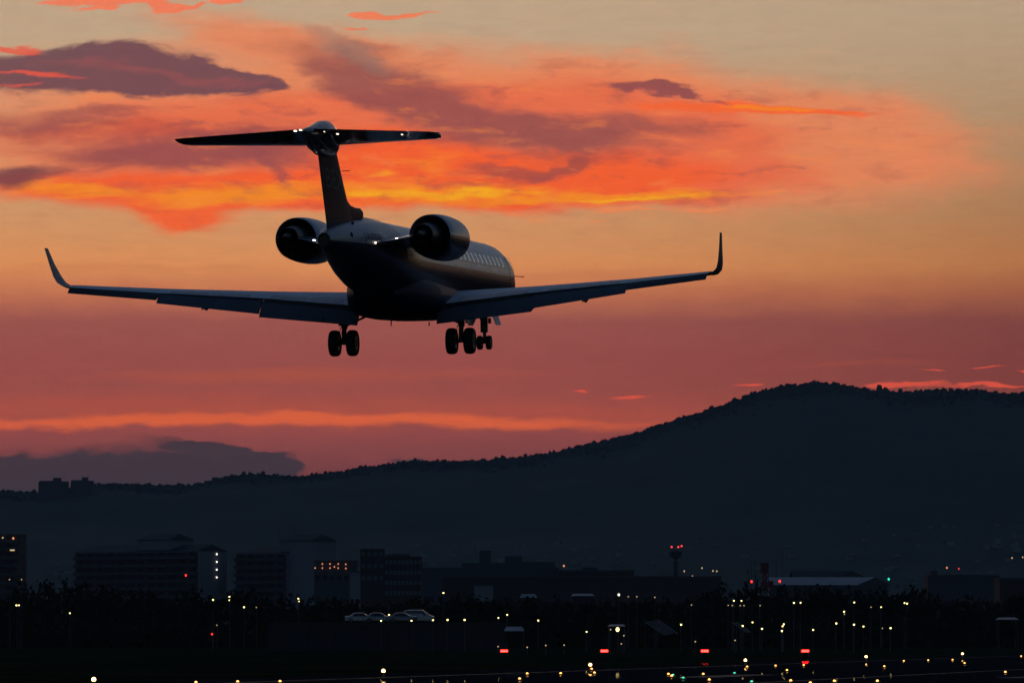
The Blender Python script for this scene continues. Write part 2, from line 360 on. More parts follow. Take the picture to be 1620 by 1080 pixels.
# ------------------------------------------------------------------ airplane
def livery(name, bands, rough=.28, coat=.25, axis=2, aft=None, aft_y=0.0):
    """hard-edged paint bands along one object axis; bands: (from, colour)"""
    m = bpy.data.materials.new(name); m.use_nodes = True; nt = m.node_tree; b = nt.nodes['Principled BSDF']
    tc = nt.nodes.new('ShaderNodeTexCoord'); sp = nt.nodes.new('ShaderNodeSeparateXYZ'); nt.links.new(tc.outputs['Object'], sp.inputs[0])
    mr = nt.nodes.new('ShaderNodeMapRange'); mr.inputs[1].default_value = -2.5; mr.inputs[2].default_value = 2.5
    nt.links.new(sp.outputs[axis], mr.inputs[0])
    r = nt.nodes.new('ShaderNodeValToRGB'); r.color_ramp.interpolation = 'CONSTANT'
    while len(r.color_ramp.elements) < len(bands): r.color_ramp.elements.new(.5)
    for e, (z, c) in zip(r.color_ramp.elements, bands): e.position = max(0, (z + 2.5) / 5); e.color = (*c, 1)
    nt.links.new(mr.outputs[0], r.inputs[0]); paint = r.outputs[0]
    if aft:
        r2 = nt.nodes.new('ShaderNodeValToRGB'); r2.color_ramp.interpolation = 'CONSTANT'
        while len(r2.color_ramp.elements) < len(aft): r2.color_ramp.elements.new(.5)
        for e, (z, c) in zip(r2.color_ramp.elements, aft): e.position = max(0, (z + 2.5) / 5); e.color = (*c, 1)
        nt.links.new(mr.outputs[0], r2.inputs[0])
        cmp_ = nt.nodes.new('ShaderNodeMath'); cmp_.operation = 'LESS_THAN'; cmp_.inputs[1].default_value = aft_y; nt.links.new(sp.outputs[1], cmp_.inputs[0])
        mm = nt.nodes.new('ShaderNodeMix'); mm.data_type = 'RGBA'; nt.links.new(cmp_.outputs[0], mm.inputs[0]); nt.links.new(r.outputs[0], mm.inputs[6]); nt.links.new(r2.outputs[0], mm.inputs[7]); paint = mm.outputs[2]
    n = nt.nodes.new('ShaderNodeTexNoise'); n.inputs['Scale'].default_value = 1.2; n.inputs['Detail'].default_value = 8
    mp = nt.nodes.new('ShaderNodeMapping'); mp.inputs[3].default_value = (2.5, .6, 2.5)
    nt.links.new(tc.outputs['Object'], mp.inputs[0]); nt.links.new(mp.outputs[0], n.inputs['Vector'])
    k = nt.nodes.new('ShaderNodeMapRange'); k.inputs[1].default_value = .3; k.inputs[2].default_value = .7; k.inputs[3].default_value = .82; k.inputs[4].default_value = 1.05
    nt.links.new(n.outputs[0], k.inputs[0])
    mx = nt.nodes.new('ShaderNodeVectorMath'); mx.operation = 'SCALE'; nt.links.new(paint, mx.inputs[0]); nt.links.new(k.outputs[0], mx.inputs['Scale'])
    nt.links.new(mx.outputs[0], b.inputs['Base Color'])
    q = nt.nodes.new('ShaderNodeMapRange'); q.inputs[3].default_value = rough - .06; q.inputs[4].default_value = rough + .1
    nt.links.new(n.outputs[0], q.inputs[0]); nt.links.new(q.outputs[0], b.inputs['Roughness'])
    b.inputs['Coat Weight'].default_value = coat; b.inputs['Coat Roughness'].default_value = .08
    return m
ZC = .37                                                   # body axis above the airplane's origin
def P(s, y, z): return (y, 17.0 - s, z + ZC)               # s metres aft of the nose, y to starboard, z above the body axis
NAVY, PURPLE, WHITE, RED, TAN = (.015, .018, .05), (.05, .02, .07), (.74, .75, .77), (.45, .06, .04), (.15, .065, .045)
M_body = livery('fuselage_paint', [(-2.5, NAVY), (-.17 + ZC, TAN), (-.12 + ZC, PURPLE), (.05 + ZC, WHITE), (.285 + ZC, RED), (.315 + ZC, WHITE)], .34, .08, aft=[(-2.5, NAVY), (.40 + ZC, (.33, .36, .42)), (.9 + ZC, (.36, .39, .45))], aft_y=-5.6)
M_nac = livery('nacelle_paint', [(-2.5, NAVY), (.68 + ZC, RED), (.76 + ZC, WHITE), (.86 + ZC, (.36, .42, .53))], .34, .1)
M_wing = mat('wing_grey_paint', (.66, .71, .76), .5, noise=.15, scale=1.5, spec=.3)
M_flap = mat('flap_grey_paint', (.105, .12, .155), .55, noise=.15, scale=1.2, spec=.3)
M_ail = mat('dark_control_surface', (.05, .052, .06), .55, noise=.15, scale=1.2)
M_fin = livery('fin_paint', [(-2.5, (.02, .02, .05)), (1.1 + ZC, (.11, .018, .02)), (1.7 + ZC, (.085, .016, .022)), (1.95 + ZC, (.07, .016, .024)), (2.12 + ZC, (.06, .016, .026))], .62, .0); M_fin.node_tree.nodes['Principled BSDF'].inputs['Specular IOR Level'].default_value = .25
M_bul = mat('bullet_paint', (.055, .065, .095), .25, noise=.2, scale=2, coat=.3)
M_stab = mat('tailplane_gloss', (.022, .022, .026), .10, noise=.3, scale=2.0, coat=.15, rvar=.04)
M_dark = mat('engine_dark_metal', (.035, .035, .04), .4, .6, noise=.3, scale=3)
M_hot = mat('exhaust_metal', (.06, .055, .05), .38, .8, noise=.3, scale=3)
M_rub = mat('tyre_rubber', (.012, .012, .012), .8, noise=.2, scale=8)
M_gear = mat('gear_metal', (.10, .10, .11), .45, .3, noise=.2, scale=5)
M_pane = mat('cabin_window', (.3, .3, .28), .12, emit=(1, .95, .85), es=.15)
M_glint = mat('skin_glint_glow', (1, 1, 1), .3, emit=(1, .8, .55), es=5.0)  # glow of the added glints, lamp reflections rather than lamps
M_lampw = mat('logo_lamp_glow', (1, 1, 1), .3, emit=(1, .88, .74), es=30.0)
M_char = mat('registration_black', (.008, .008, .01), .5)
M_lett = mat('fin_lettering', (.14, .10, .11), .6, spec=.25)
M_fair = livery('fairing_paint_and_reflection', [(-2.5, NAVY), (-1.05 + ZC, (.34, .09, .055)), (-.62 + ZC, (.03, .035, .07))], .5, .0, aft=[(-2.5, NAVY), (-.62 + ZC, (.03, .035, .07))], aft_y=-1.7); M_fair.node_tree.nodes['Principled BSDF'].inputs['Specular IOR Level'].default_value = .2  # red-brown band: orange sky mirrored in the side, put into the colour

air = thing('airplane', 'twin-engine T-tail regional jet landing with flaps and wheels down', 'airplane')
# attitude and place (from the sight lines): yaw, pitch, roll relative to the camera frame
yaw, pit, rol, dist = .1867, -.0210, .0192, 181.7243
def air_matrix():
    Rr = Matrix(((math.cos(rol), -math.sin(rol), 0), (math.sin(rol), math.cos(rol), 0), (0, 0, 1)))
    Rp = Matrix(((1, 0, 0), (0, math.cos(pit), math.sin(pit)), (0, -math.sin(pit), math.cos(pit))))
    Ry = Matrix(((math.cos(yaw), 0, math.sin(yaw)), (0, 1, 0), (-math.sin(yaw), 0, math.cos(yaw))))
    Rc = Ry @ Rp @ Rr                                       # (right, up, fwd) -> camera (right, up, depth)
    c, s = math.cos(PITCH), math.sin(PITCH)
    W = Matrix(((1, 0, 0), (0, -s, c), (0, c, s)))          # camera -> world
    A = Matrix(((1, 0, 0), (0, 0, 1), (0, 1, 0)))           # local (x right, y fwd, z up) -> (right, up, fwd)
    rot = (W @ Rc @ A).to_4x4()
    o = W @ Vector(((641.436 - 810) / F * dist, (540 - 439.236) / F * dist, dist)) + Vector((0, 0, CH))
    return Matrix.Translation(o) @ rot
air.matrix_world = air_matrix()

FUS = [(0, -.30, -.42, .06), (.25, -.02, -.70, .36), (.7, .22, -.93, .62), (1.3, .45, -1.10, .85), (2.0, .74, -1.20, 1.03), (2.6, 1.0, -1.26, 1.14), (3.3, 1.22, -1.32, 1.25), (4.2, 1.33, -1.345, 1.32), (5.2, 1.345, -1.345, 1.345), (9, 1.345, -1.345, 1.345), (13, 1.345, -1.345, 1.345), (17, 1.345, -1.345, 1.345), (20.3, 1.345, -1.345, 1.345), (21.6, 1.345, -1.26, 1.33), (22.8, 1.345, -1.10, 1.27), (24, 1.33, -.88, 1.16), (25, 1.29, -.66, 1.03), (26, 1.22, -.44, .88), (27, 1.12, -.22, .72), (28, .99, -.03, .54), (28.8, .87, .08, .40), (29.35, .75, .16, .29), (29.65, .67, .20, .22)]
def fus_pt(s, t):                                           # t angle from starboard, up positive
    top, bot, ry = interp(FUS, s); zc, rz = (top + bot) / 2, (top - bot) / 2
    return s, ry * math.cos(t), zc + rz * math.sin(t)
NF = 56
m = MB(); m.loft([[P(*fus_pt(s, 2 * math.pi * k / NF)) for k in range(NF)] for s in [f[0] for f in FUS]])
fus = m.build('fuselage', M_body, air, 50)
m = MB(); m.lathe([(29.655, .215), (29.72, .20), (29.70, .16), (29.35, .13)], lambda a, c, s_: P(a, c, .435 + s_), 20, True)
m.build('auxiliary_exhaust', M_hot, fus, 40)
# windscreen panes
for sgn in (-1, 1):
    for t0, t1, s0, s1 in ((62, 86, 1.75, 2.7), (34, 58, 1.95, 2.75)):
        w = MB(); ring = []
        for i in range(5):
            row = []
            for j in range(5):
                s = s0 + (s1 - s0) * i / 4; t = R(t0 + (t1 - t0) * j / 4)
                s_, y, z = fus_pt(s, t); row.append(P(s, sgn * y * 1.006, z + .012))
            ring.append(row)
        w.loft(ring, False, False); w.build('windscreen', mat('cockpit_glass', (.02, .022, .025), .06), fus)
# cabin windows
for sgn in (-1, 1):
    for k in range(19):
        s0 = 5.7 + k * .79; w = MB(); rim = []
        for i in range(14):
            a = 2 * math.pi * i / 14; ca, sa = math.cos(a), math.sin(a)
            ds = .075 * math.copysign(abs(ca) ** .6, ca); dz = .165 * math.copysign(abs(sa) ** .6, sa)
            t = math.asin((.52 + dz) / 1.345); rr = 1.345 + .006
            rim.append(P(s0 + ds, sgn * rr * math.cos(t), rr * math.sin(t)))
        w.add(rim, [tuple(range(14))]); w.build('window', M_pane, fus)
# doors: raised outline seams
for s0, z0, z1, wd, sgn in ((4.1, -.75, 1.0, .45, -1), (4.2, -.55, .75, .4, 1), (14.9, .1, 1.0, .27, 1), (14.9, .1, 1.0, .27, -1)):
    d = MB(); pts = []
    for ds, n in ((-wd, 1), (wd, -1)):
        for i in range(9):
            z = z0 + (z1 - z0) * (i / 8 if n == 1 else 1 - i / 8); t = math.asin(max(-.99, min(.99, z / 1.345)))
            pts.append(P(s0 + ds, sgn * 1.342 * math.cos(t), 1.342 * math.sin(t)))
    d.tube(pts + [pts[0]], .006, 4); d.build('door_seam', M_char, fus)
# wing-to-body fairing
FA = [(11.2, .55, -1.15, -1.34), (12.2, 1.15, -.95, -1.58), (13.4, 1.5, -.72, -1.74), (15, 1.62, -.58, -1.82), (17.5, 1.64, -.50, -1.85), (18.8, 1.60, -.42, -1.84), (19.8, 1.45, -.34, -1.76), (20.6, 1.28, -.36, -1.62), (21.4, 1.05, -.55, -1.46), (22.2, .7, -.85, -1.25)]
rings = []
for s, hw, top, bot in FA:
    ring = []
    for k in range(40):
        a = 2 * math.pi * k / 40; c, sn = math.cos(a), math.sin(a)
        ring.append(P(s, hw * math.copysign(abs(c) ** .62, c), (top + bot) / 2 + (top - bot) / 2 * math.copysign(abs(sn) ** .72, sn)))
    rings.append(ring)
m = MB(); m.loft(rings); m.build('belly_fairing', M_fair, air, 50)

def foil(n=11):
    up = []; lo = []
    for i in range(n + 1):
        x = .5 * (1 - math.cos(math.pi * i / n))
        t = 5 * (.2969 * x ** .5 - .126 * x - .3516 * x * x + .2843 * x ** 3 - .1036 * x ** 4)
        c = .02 * math.sin(math.pi * x)
        up.append((x, c, t)); lo.append((x, c, -t))
    return up[::-1] + lo[1:-1]
FO = foil()
def section(y, le, te, th, mapf, cut=1.0):
    """le,te: (s,z) ends of the chord; th: thickness ratio; mapf(s,y,z)"""
    ds, dz = te[0] - le[0], te[1] - le[1]; ch = math.hypot(ds, dz); nx_, nz_ = -dz / ch, ds / ch
    out = []
    for x, c, t in FO:
        h = (c + t * th) * ch; out.append(mapf(le[0] + ds * x + nx_ * h, y, le[1] + dz * x + nz_ * h))
    return out
WTE = [(1.0, 18.12, -1.38), (4.75, 18.38, -1.02), (8.12, 19.38, -.80), (11.2, 20.55, -.57)]
WLE = [(1.0, 12.75, -1.12), (4.75, 15.35, -.90), (8.12, 17.35, -.72), (11.2, 19.2, -.54)]
for sgn in (1, -1):
    w = MB(); rings = []
    for y in (1.0, 2.2, 3.5, 4.75, 6.4, 8.12, 9.7, 11.05):
        le, te = interp(WLE, y), interp(WTE, y)
        rings.append(section(sgn * y, le, te, .125 - .003 * y, P))
    w.loft(rings); wing = w.build('wing', M_wing, air, 40)
    # winglet: curved up from the tip
    w = MB(); rings = []
    for y, z, l, t_, th in ((11.05, -.555, 19.13, 20.5, .09), (11.22, -.53, 19.28, 20.6, .09), (11.36, -.42, 19.5, 20.75, .085), (11.44, -.22, 19.8, 20.9, .08), (11.52, .2, 20.4, 21.12, .08), (11.6, .74, 20.98, 21.42, .09)):
        ax = math.atan2(max(0, z + .56) * 2.2, .3)
        ring = []
        for x, c, t in FO:
            h = t * th * (t_ - l); ring.append(P(l + (t_ - l) * x, sgn * (y - h * math.sin(ax)), z + h * math.cos(ax)))
        rings.append(ring)
    w.loft(rings); w.build('winglet', mat('winglet_paint', (.22, .24, .28), .45, noise=.15, scale=2, spec=.3), wing, 45)
    # trailing edge surfaces: (y, top s,z, bottom s,z)
    def surf(name, a, b, m_, th):
        w = MB(); rings = []
        for i in range(5):
            t = i / 4; y, s0, z0, s1, z1 = [p + (q - p) * t for p, q in zip(a, b)]
            rings.append(section(sgn * y, (s0, z0), (s1, z1), th, P))
        w.loft(rings); return w.build(name, m_, wing, 50)
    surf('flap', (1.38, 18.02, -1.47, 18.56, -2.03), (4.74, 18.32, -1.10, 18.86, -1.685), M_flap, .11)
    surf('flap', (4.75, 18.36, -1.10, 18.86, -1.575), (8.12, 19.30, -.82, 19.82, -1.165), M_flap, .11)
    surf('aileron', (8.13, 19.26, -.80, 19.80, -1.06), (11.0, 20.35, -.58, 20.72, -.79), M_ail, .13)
    # dark strip painting the spoiler edge shadow ahead of the flaps, spoiler panels, track fairings
    w = MB()
    for (y0, s0, z0), (y1, s1, z1) in (((1.4, 18.10, -1.405), (4.68, 18.37, -1.05)), ((4.78, 18.37, -1.045), (8.08, 19.35, -.83))):
        rings = []
        for y, s, z in ((y0, s0, z0), (y1, s1, z1)): rings.append([P(s - .28, sgn * y, z - .005), P(s + .03, sgn * y, z - .01), P(s + .03, sgn * y, z - .075), P(s - .28, sgn * y, z - .13)])
        w.loft(rings)
    w.build('flap_cove_shade', M_ail, wing)
    for y in (2.6, 4.72, 6.6):
        w = MB(); le, te = interp(WLE, y), interp(WTE, y); s1 = te[0] + .55; z1 = te[1] - .62 + (.14 if y > 6 else 0)
        w.loft([[P(s, sgn * y + .07 * k * math.cos(a), z + .10 * k * math.sin(a)) for a in [2 * math.pi * i / 10 for i in range(10)]] for s, z, k in ((te[0] - 1.2, te[1] - .16, .2), (te[0] - .7, te[1] - .26, 1), (te[0] - .1, te[1] - .42, 1), (s1 - .2, z1 + .08, .7), (s1, z1 - .04, .15))])
        w.build('flap_track', M_flap, wing, 60)
    for y0, y1 in ((2.0, 3.2), (3.25, 4.5), (5.2, 6.5), (6.55, 7.8)):
        w = MB(); rings = []
        for y in (y0, y1):
            le, te = interp(WLE, y), interp(WTE, y)
            ds, dz = te[0] - le[0], te[1] - le[1]
            row = []
            for x in (.80, .88, .965):
                t = 5 * (.2969 * x ** .5 - .126 * x - .3516 * x * x + .2843 * x ** 3 - .1036 * x ** 4); h = (.02 * math.sin(math.pi * x) + t * (.125 - .003 * y)) * ds + .006
                row.append(P(le[0] + ds * x, sgn * y, le[1] + dz * x + h))
            rings.append(row)
        w.loft(rings, False, False); w.build('spoiler', mat('spoiler_grey', (.30, .32, .35), .4, noise=.15, scale=2), wing)
    for k in range(4):
        y = 9.0 + k * .55; le, te = interp(WLE, y), interp(WTE, y); w = MB()
        w.tube([P(te[0] + .25, sgn * y, te[1] - .18), P(te[0] + .5, sgn * y, te[1] - .22)], .006, 4); w.build('static_wick', M_char, wing)

    # ---- engine
    ey, ez = sgn * 2.27, .745
    fL = lambda a, c, s_: P(a, ey + c, ez + s_)
    w = MB(); w.lathe([(21.3, .585), (20.75, .59), (20.42, .60), (20.28, .635), (20.3, .665), (20.5, .705), (21.0, .745), (21.7, .768), (22.4, .768), (23.1, .748), (23.8, .705), (23.83, .69), (23.6, .675), (23.1, .665), (22.5, .66)], fL, 56)
    nac = w.build('engine', M_nac, air, 50)
    w = MB(); w.lathe([(22.5, .70), (22.52, .40)], fL, 40); w.build('fan_duct', M_dark, nac)
    w = MB(); w.lathe([(22.5, .50), (23.2, .50), (23.9, .45), (24.5, .385), (24.92, .335), (24.93, .32), (24.6, .315), (24.2, .31)], fL, 40); w.build('core_nozzle', M_hot, nac, 40)
    w = MB(); w.lathe([(24.2, .315), (24.21, .20), (24.7, .19), (25.2, .13), (25.55, .04), (25.57, .005)], fL, 32); w.build('exhaust_cone', M_hot, nac, 40)
    w = MB(); w.lathe([(21.25, .60), (21.24, .2), (20.9, .15), (20.6, .01)], fL, 32); w.build('fan', M_dark, nac, 30)
    w = MB()
    for k in range(22):
        a = 2 * math.pi * k / 22; c0, s0 = math.cos(a), math.sin(a); c1, s1 = math.cos(a + .16), math.sin(a + .16)
        w.add([fL(21.2, c0 * .2, s0 * .2), fL(21.2, c0 * .58, s0 * .58), fL(21.0, c1 * .58, s1 * .58), fL(21.05, c1 * .2, s1 * .2)], [(0, 1, 2, 3)])
    w.build('fan_blades', M_hot, nac)
    # pylon
    w = MB(); rings = []
    for y, z, l, t_ in ((.45, .38, 21.4, 26.2), (1.0, .47, 21.5, 25.8), (1.65, .63, 21.7, 25.25), (1.95, .70, 21.8, 24.9)):
        rings.append(section(sgn * y, (l, z), (t_, z), .075, P))
    w.loft(rings); pyl = w.build('pylon', mat('pylon_paint', (.22, .25, .32), .25, noise=.2, scale=2, coat=.4), nac, 50)
    w = MB(); w.ball(P(24.95, sgn * 1.40, .615), (.07, .10, .035), 12, 6); w.build('logo_lamp', M_lampw, pyl, 60)

    # ---- main wheels
    gy, gs, gz = sgn * 2.05, 17.7, -2.60
    w = MB(); w.tube([P(17.35, gy * .98, -1.35), P(17.55, gy, -1.95), P(17.7, gy, -2.62)], [.10, .09, .075], 12)
    w.tube([P(17.56, gy, -1.9), P(17.56, gy, -2.1)], .115, 12)
    gear = w.build('landing_gear', M_gear, air, 40)
    w = MB(); w.tube([P(17.7, gy - .42, gz), P(17.7, gy + .42, gz)], .06, 10); w.build('axle', M_gear, gear, 40)
    w = MB(); w.tube([P(17.7, gy, -2.0), P(17.95, gy, -2.25), P(17.78, gy, -2.52)], .03, 6); w.build('torque_link', M_gear, gear)
    w = MB(); w.tube([P(17.3, gy - sgn * .9, -1.6), P(17.5, gy, -2.02)], .04, 8); w.tube([P(17.62, gy - .13, -2.05), P(17.66, gy - .15, -2.3), P(17.7, gy - .14, -2.55)], .014, 5); w.build('side_brace', M_gear, gear)
    w = MB(); w.box(P(17.3, gy + sgn * .17, -1.75), (.03, .75, .5)); w.build('gear_door', M_wing, gear)
    def wheel(cx, s0, z0, rad, wd, par):
        sec = []
        for i in range(16):
            a = 2 * math.pi * i / 16; c, sn = math.cos(a), math.sin(a)
            sec.append((math.copysign(abs(c) ** .7, c) * wd / 2, rad * .77 + math.copysign(abs(sn) ** .75, sn) * rad * .23))
        w_ = MB(); n = 36; rings = []
        for k in range(n + 1):
            b = 2 * math.pi * k / n; rings.append([P(s0 + r * math.cos(b), cx + x, z0 + r * math.sin(b)) for x, r in sec])
        w_.loft(rings, False); o = w_.build('wheel', M_rub, par, 60)
        w_ = MB(); w_.lathe([(-wd * .30, .02), (-wd * .30, rad * .3), (-wd * .42, rad * .36), (-wd * .42, rad * .56), (wd * .42, rad * .56), (wd * .42, rad * .36), (wd * .30, rad * .3), (wd * .30, .02)], lambda a, c, s_: P(s0 + c, cx + a, z0 + s_), 24, True)
        w_.build('rim', M_gear, o, 40)
    wheel(gy - .312, gs, gz, .452, .335, gear); wheel(gy + .312, gs, gz, .452, .335, gear)

# nose gear
w = MB(); w.tube([P(2.65, 0, -1.1), P(2.8, 0, -1.7), P(2.9, 0, -2.31)], [.09, .075, .055], 12); ng = w.build('nose_gear', M_gear, air, 40)
w = MB(); w.tube([P(2.9, -.25, -2.31), P(2.9, .25, -2.31)], .045, 8); w.build('axle', M_gear, ng)
w = MB(); w.box(P(2.80, -.02, -1.62), (.26, .12, .62)); w.box(P(2.7, .17, -1.5), (.1, .1, .2)); w.build('steering_unit', M_gear, ng)
w = MB(); w.tube([P(3.9, 0, -1.2), P(2.85, 0, -1.95)], .035, 8); w.build('drag_brace', M_gear, ng)
for sgn in (-1, 1):
    w = MB(); w.add([P(2.2, sgn * .35, -1.22), P(3.3, sgn * .35, -1.27), P(3.3, sgn * .52, -1.68), P(2.35, sgn * .52, -1.66), P(2.2, sgn * .37, -1.21), P(3.3, sgn * .37, -1.26), P(3.3, sgn * .54, -1.67), P(2.35, sgn * .54, -1.65)], [(0, 1, 2, 3), (7, 6, 5, 4), (0, 4, 5, 1), (1, 5, 6, 2), (2, 6, 7, 3), (3, 7, 4, 0)])
    w.build('gear_door', M_wing, ng)
    wheel(sgn * .17, 2.9, -2.31, .262, .19, ng)

# fin, dorsal intake, bullet and tailplane
w = MB(); rings = []
for z, l, t_, th in ((.55, 25.4, 29.15, .09), (1.0, 25.45, 29.3, .085), (1.3, 25.55, 29.45, .08), (1.55, 25.85, 29.57, .08), (1.85, 26.3, 29.73, .08), (2.3, 26.8, 29.96, .085), (2.75, 27.25, 30.18, .088), (3.3, 27.8, 30.45, .092), (3.6, 28.1, 30.6, .095)):
    rings.append([P(l + (t_ - l) * x, (t_ - l) * t * th, z) for x, c, t in FO])
w.loft(rings); fin = w.build('fin', M_fin, air, 50)
w = MB(); rings = []
for s, zb, zt, hw in ((24.35, 1.30, 1.62, .15), (24.6, 1.26, 1.68, .17), (25.2, 1.2, 1.66, .17), (26.0, 1.1, 1.72, .14), (26.6, 1.0, 1.95, .10)):
    rings.append([P(s, hw * math.copysign(abs(math.cos(a)) ** .7, math.cos(a)), (zb + zt) / 2 + (zt - zb) / 2 * math.copysign(abs(math.sin(a)) ** .8, math.sin(a))) for a in [2 * math.pi * i / 20 for i in range(20)]])
w.loft(rings); din = w.build('dorsal_intake', M_fin, fin, 50)
w = MB(); w.loft([[P(s, .10 * k * c, 1.335 + .085 * k * sn) for c, sn in [(math.cos(2 * math.pi * i / 12), math.sin(2 * math.pi * i / 12)) for i in range(12)]] for s, k in ((20.6, .15), (21.2, .8), (22.5, 1), (23.8, 1), (24.5, .7))]); w.build('spine_fairing', M_bul, fus, 60)
w = MB(); rings = []
for s, zt, zb, hw in ((27.75, 3.62, 3.50, .05), (28.1, 3.98, 3.3, .22), (28.6, 4.18, 3.12, .34), (29.3, 4.28, 3.08, .40), (30.0, 4.22, 3.10, .40), (30.7, 4.08, 3.2, .36), (31.4, 3.96, 3.42, .26), (32.0, 3.88, 3.62, .14), (32.35, 3.80, 3.72, .04)):
    rings.append([P(s, hw * math.cos(a), (zt + zb) / 2 + (zt - zb) / 2 * math.sin(a)) for a in [2 * math.pi * i / 28 for i in range(28)]])
w.loft(rings); bul = w.build('bullet_fairing', M_bul, fin, 60)
for sgn in (1, -1):
    w = MB(); rings = []
    for y, l, zl, t_, zt in ((0, 28.85, 3.53, 31.55, 3.88), (1.4, 29.58, 3.52, 31.75, 3.80), (2.8, 30.28, 3.51, 31.93, 3.72), (4.0, 30.9, 3.50, 32.08, 3.65), (4.2, 31.15, 3.52, 32.12, 3.63), (4.27, 31.55, 3.55, 32.14, 3.62)):
        rings.append(section(sgn * y, (l, zl), (t_, zt), .10, P))
    w.loft(rings); st = w.build('tailplane', M_stab, air, 50)
    for y in (1.0, 1.9, 2.8, 3.6):
        w = MB(); s = 31.55 + y / 4.2 * .55; z = 3.88 - y / 4.2 * .24
        w.tube([P(s - .02, sgn * y, z), P(s + .16, sgn * y, z + .02)], .006, 4); w.build('static_wick', M_char, st)
# glowing beads added as logo lamp reflections, under the tailplane and beside the pylon roots
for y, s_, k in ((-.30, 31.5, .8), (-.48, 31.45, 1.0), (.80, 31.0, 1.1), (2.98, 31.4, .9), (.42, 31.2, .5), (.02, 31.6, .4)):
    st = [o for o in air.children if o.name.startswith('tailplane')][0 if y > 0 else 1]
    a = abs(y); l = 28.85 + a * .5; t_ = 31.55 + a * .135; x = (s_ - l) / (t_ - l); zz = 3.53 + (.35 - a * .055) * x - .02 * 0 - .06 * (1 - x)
    w = MB(); w.ball(P(s_, y, zz), (.055 * k, .08, .028 * k), 10, 6); w.build('tail_lamp_or_glint', M_glint, st, 60)
for sgn in (-1, 1):
    w = MB(); w.ball(P(25.95, sgn * .895, .46), (.03, .06, .025), 10, 6); w.build('side_glint', M_glint, fus, 60)  # added bead for the logo lamp mirrored in the fuselage side
# aerials, probes, drain mast
def stick(par, pts, r, name): x = MB(); x.tube([P(*p) for p in pts], r, 6); return x.build(name, M_char, par)
def blade(par, s, z, h, name='blade_aerial', y=0.0):
    x = MB(); x.loft([[P(s + a * k + lean, y + b * k, zz) for a, b in ((-.16, 0), (0, .02), (.14, 0), (0, -.02)) ] for zz, k, lean in ((z, 1, 0), (z + h, .6, .12))]); return x.build(name, M_char, par)
blade(fus, 9.6, 1.33, .20); blade(fus, 14.0, 1.33, .16); blade(fus, 24.1, 1.33, .05)
blade(fus, 20.8, -1.58, -.55, 'belly_aerial', .3); blade(fus, 13, -1.8, -.14, 'belly_aerial'); blade(fus, 17.3, -1.84, -.05, 'belly_aerial', -.2)
stick(fin, [(27.35, .1, 2.75), (27.2, .34, 2.76)], .012, 'fin_aerial')
stick(fus, [(2.9, 1.18, .12), (2.75, 1.46, .10), (2.6, 1.47, .11)], .016, 'pitot_probe')
stick(fus, [(3.6, 1.26, -.5), (3.5, 1.48, -.52)], .016, 'pitot_probe'); stick(fus, [(2.9, -1.18, .12), (2.75, -1.46, .10)], .016, 'pitot_probe')
for (s, t) in ((27.9, 18), (25.3, -4), (26.9, 62)):
    s_, y, z = fus_pt(s, R(t)); x = MB(); x.ball(P(s, y * .985, z), (.05, .09, .09), 12, 6); x.build('vent', M_char, fus, 60)

# lettering, laid onto the skin
def lettering(txt, name, m_, par, width, height, place):
    cu = bpy.data.curves.new('tmp', 'FONT'); cu.body = txt; cu.size = 1; cu.align_x = 'LEFT'
    o = bpy.data.objects.new('tmp', cu); COL.objects.link(o); bpy.context.view_layer.update()
    me = bpy.data.meshes.new_from_object(o.evaluated_get(bpy.context.evaluated_depsgraph_get())); bpy.data.objects.remove(o)
    import bmesh
    bm = bmesh.new(); bm.from_mesh(me)
    bmesh.ops.triangulate(bm, faces=bm.faces)
    for _ in range(2): bmesh.ops.subdivide_edges(bm, edges=[e for e in bm.edges if e.calc_length() > .12], cuts=1); bmesh.ops.triangulate(bm, faces=bm.faces)
    bm.to_mesh(me); bm.free()
    x0 = min(v.co.x for v in me.vertices); x1 = max(v.co.x for v in me.vertices); y0 = min(v.co.y for v in me.vertices); y1 = max(v.co.y for v in me.vertices)
    for v in me.vertices: v.co = place((v.co.x - x0) / (x1 - x0) * width, (v.co.y - y0) / (y1 - y0) * height)
    me.materials.append(m_); return link(name, me, par)
def on_body(sgn, s_start, z0):
    def f(a, b):
        s = s_start - sgn * a if sgn > 0 else s_start + a
        z = z0 + b; top, bot, ry = interp(FUS, s); zc, rz = (top + bot) / 2, (top - bot) / 2
        t = math.asin(max(-.98, min(.98, (z - zc) / rz))); return P(s, sgn * (ry * math.cos(t) + .008), z)
    return f
lettering('JA05RJ', 'registration', M_char, fus, 1.85, .31, on_body(1, 26.85, .46))
lettering('JA05RJ', 'registration', M_char, fus, 1.75, .28, on_body(-1, 25.0, .47))
def on_fin(sgn):
    def f(a, b):
        z = 2.12 + b; s = (29.75 + (z - 2.3) * .45 - a) if sgn > 0 else (27.35 + (z - 2.3) * .45 + a)
        l = 26.8 + (z - 2.3) * 1.0; t_ = 29.96 + (z - 2.3) * .49; x = (s - l) / (t_ - l); x = max(.02, min(.98, x))
        t = 5 * (.2969 * x ** .5 - .126 * x - .3516 * x * x + .2843 * x ** 3 - .1036 * x ** 4)
        return P(s, sgn * ((t_ - l) * t * .0875 + .012), z)
    return f
lettering('IBEX', 'fin_lettering', M_lett, fin, 2.35, .62, on_fin(1)); lettering('IBEX', 'fin_lettering', M_lett, fin, 2.35, .62, on_fin(-1))

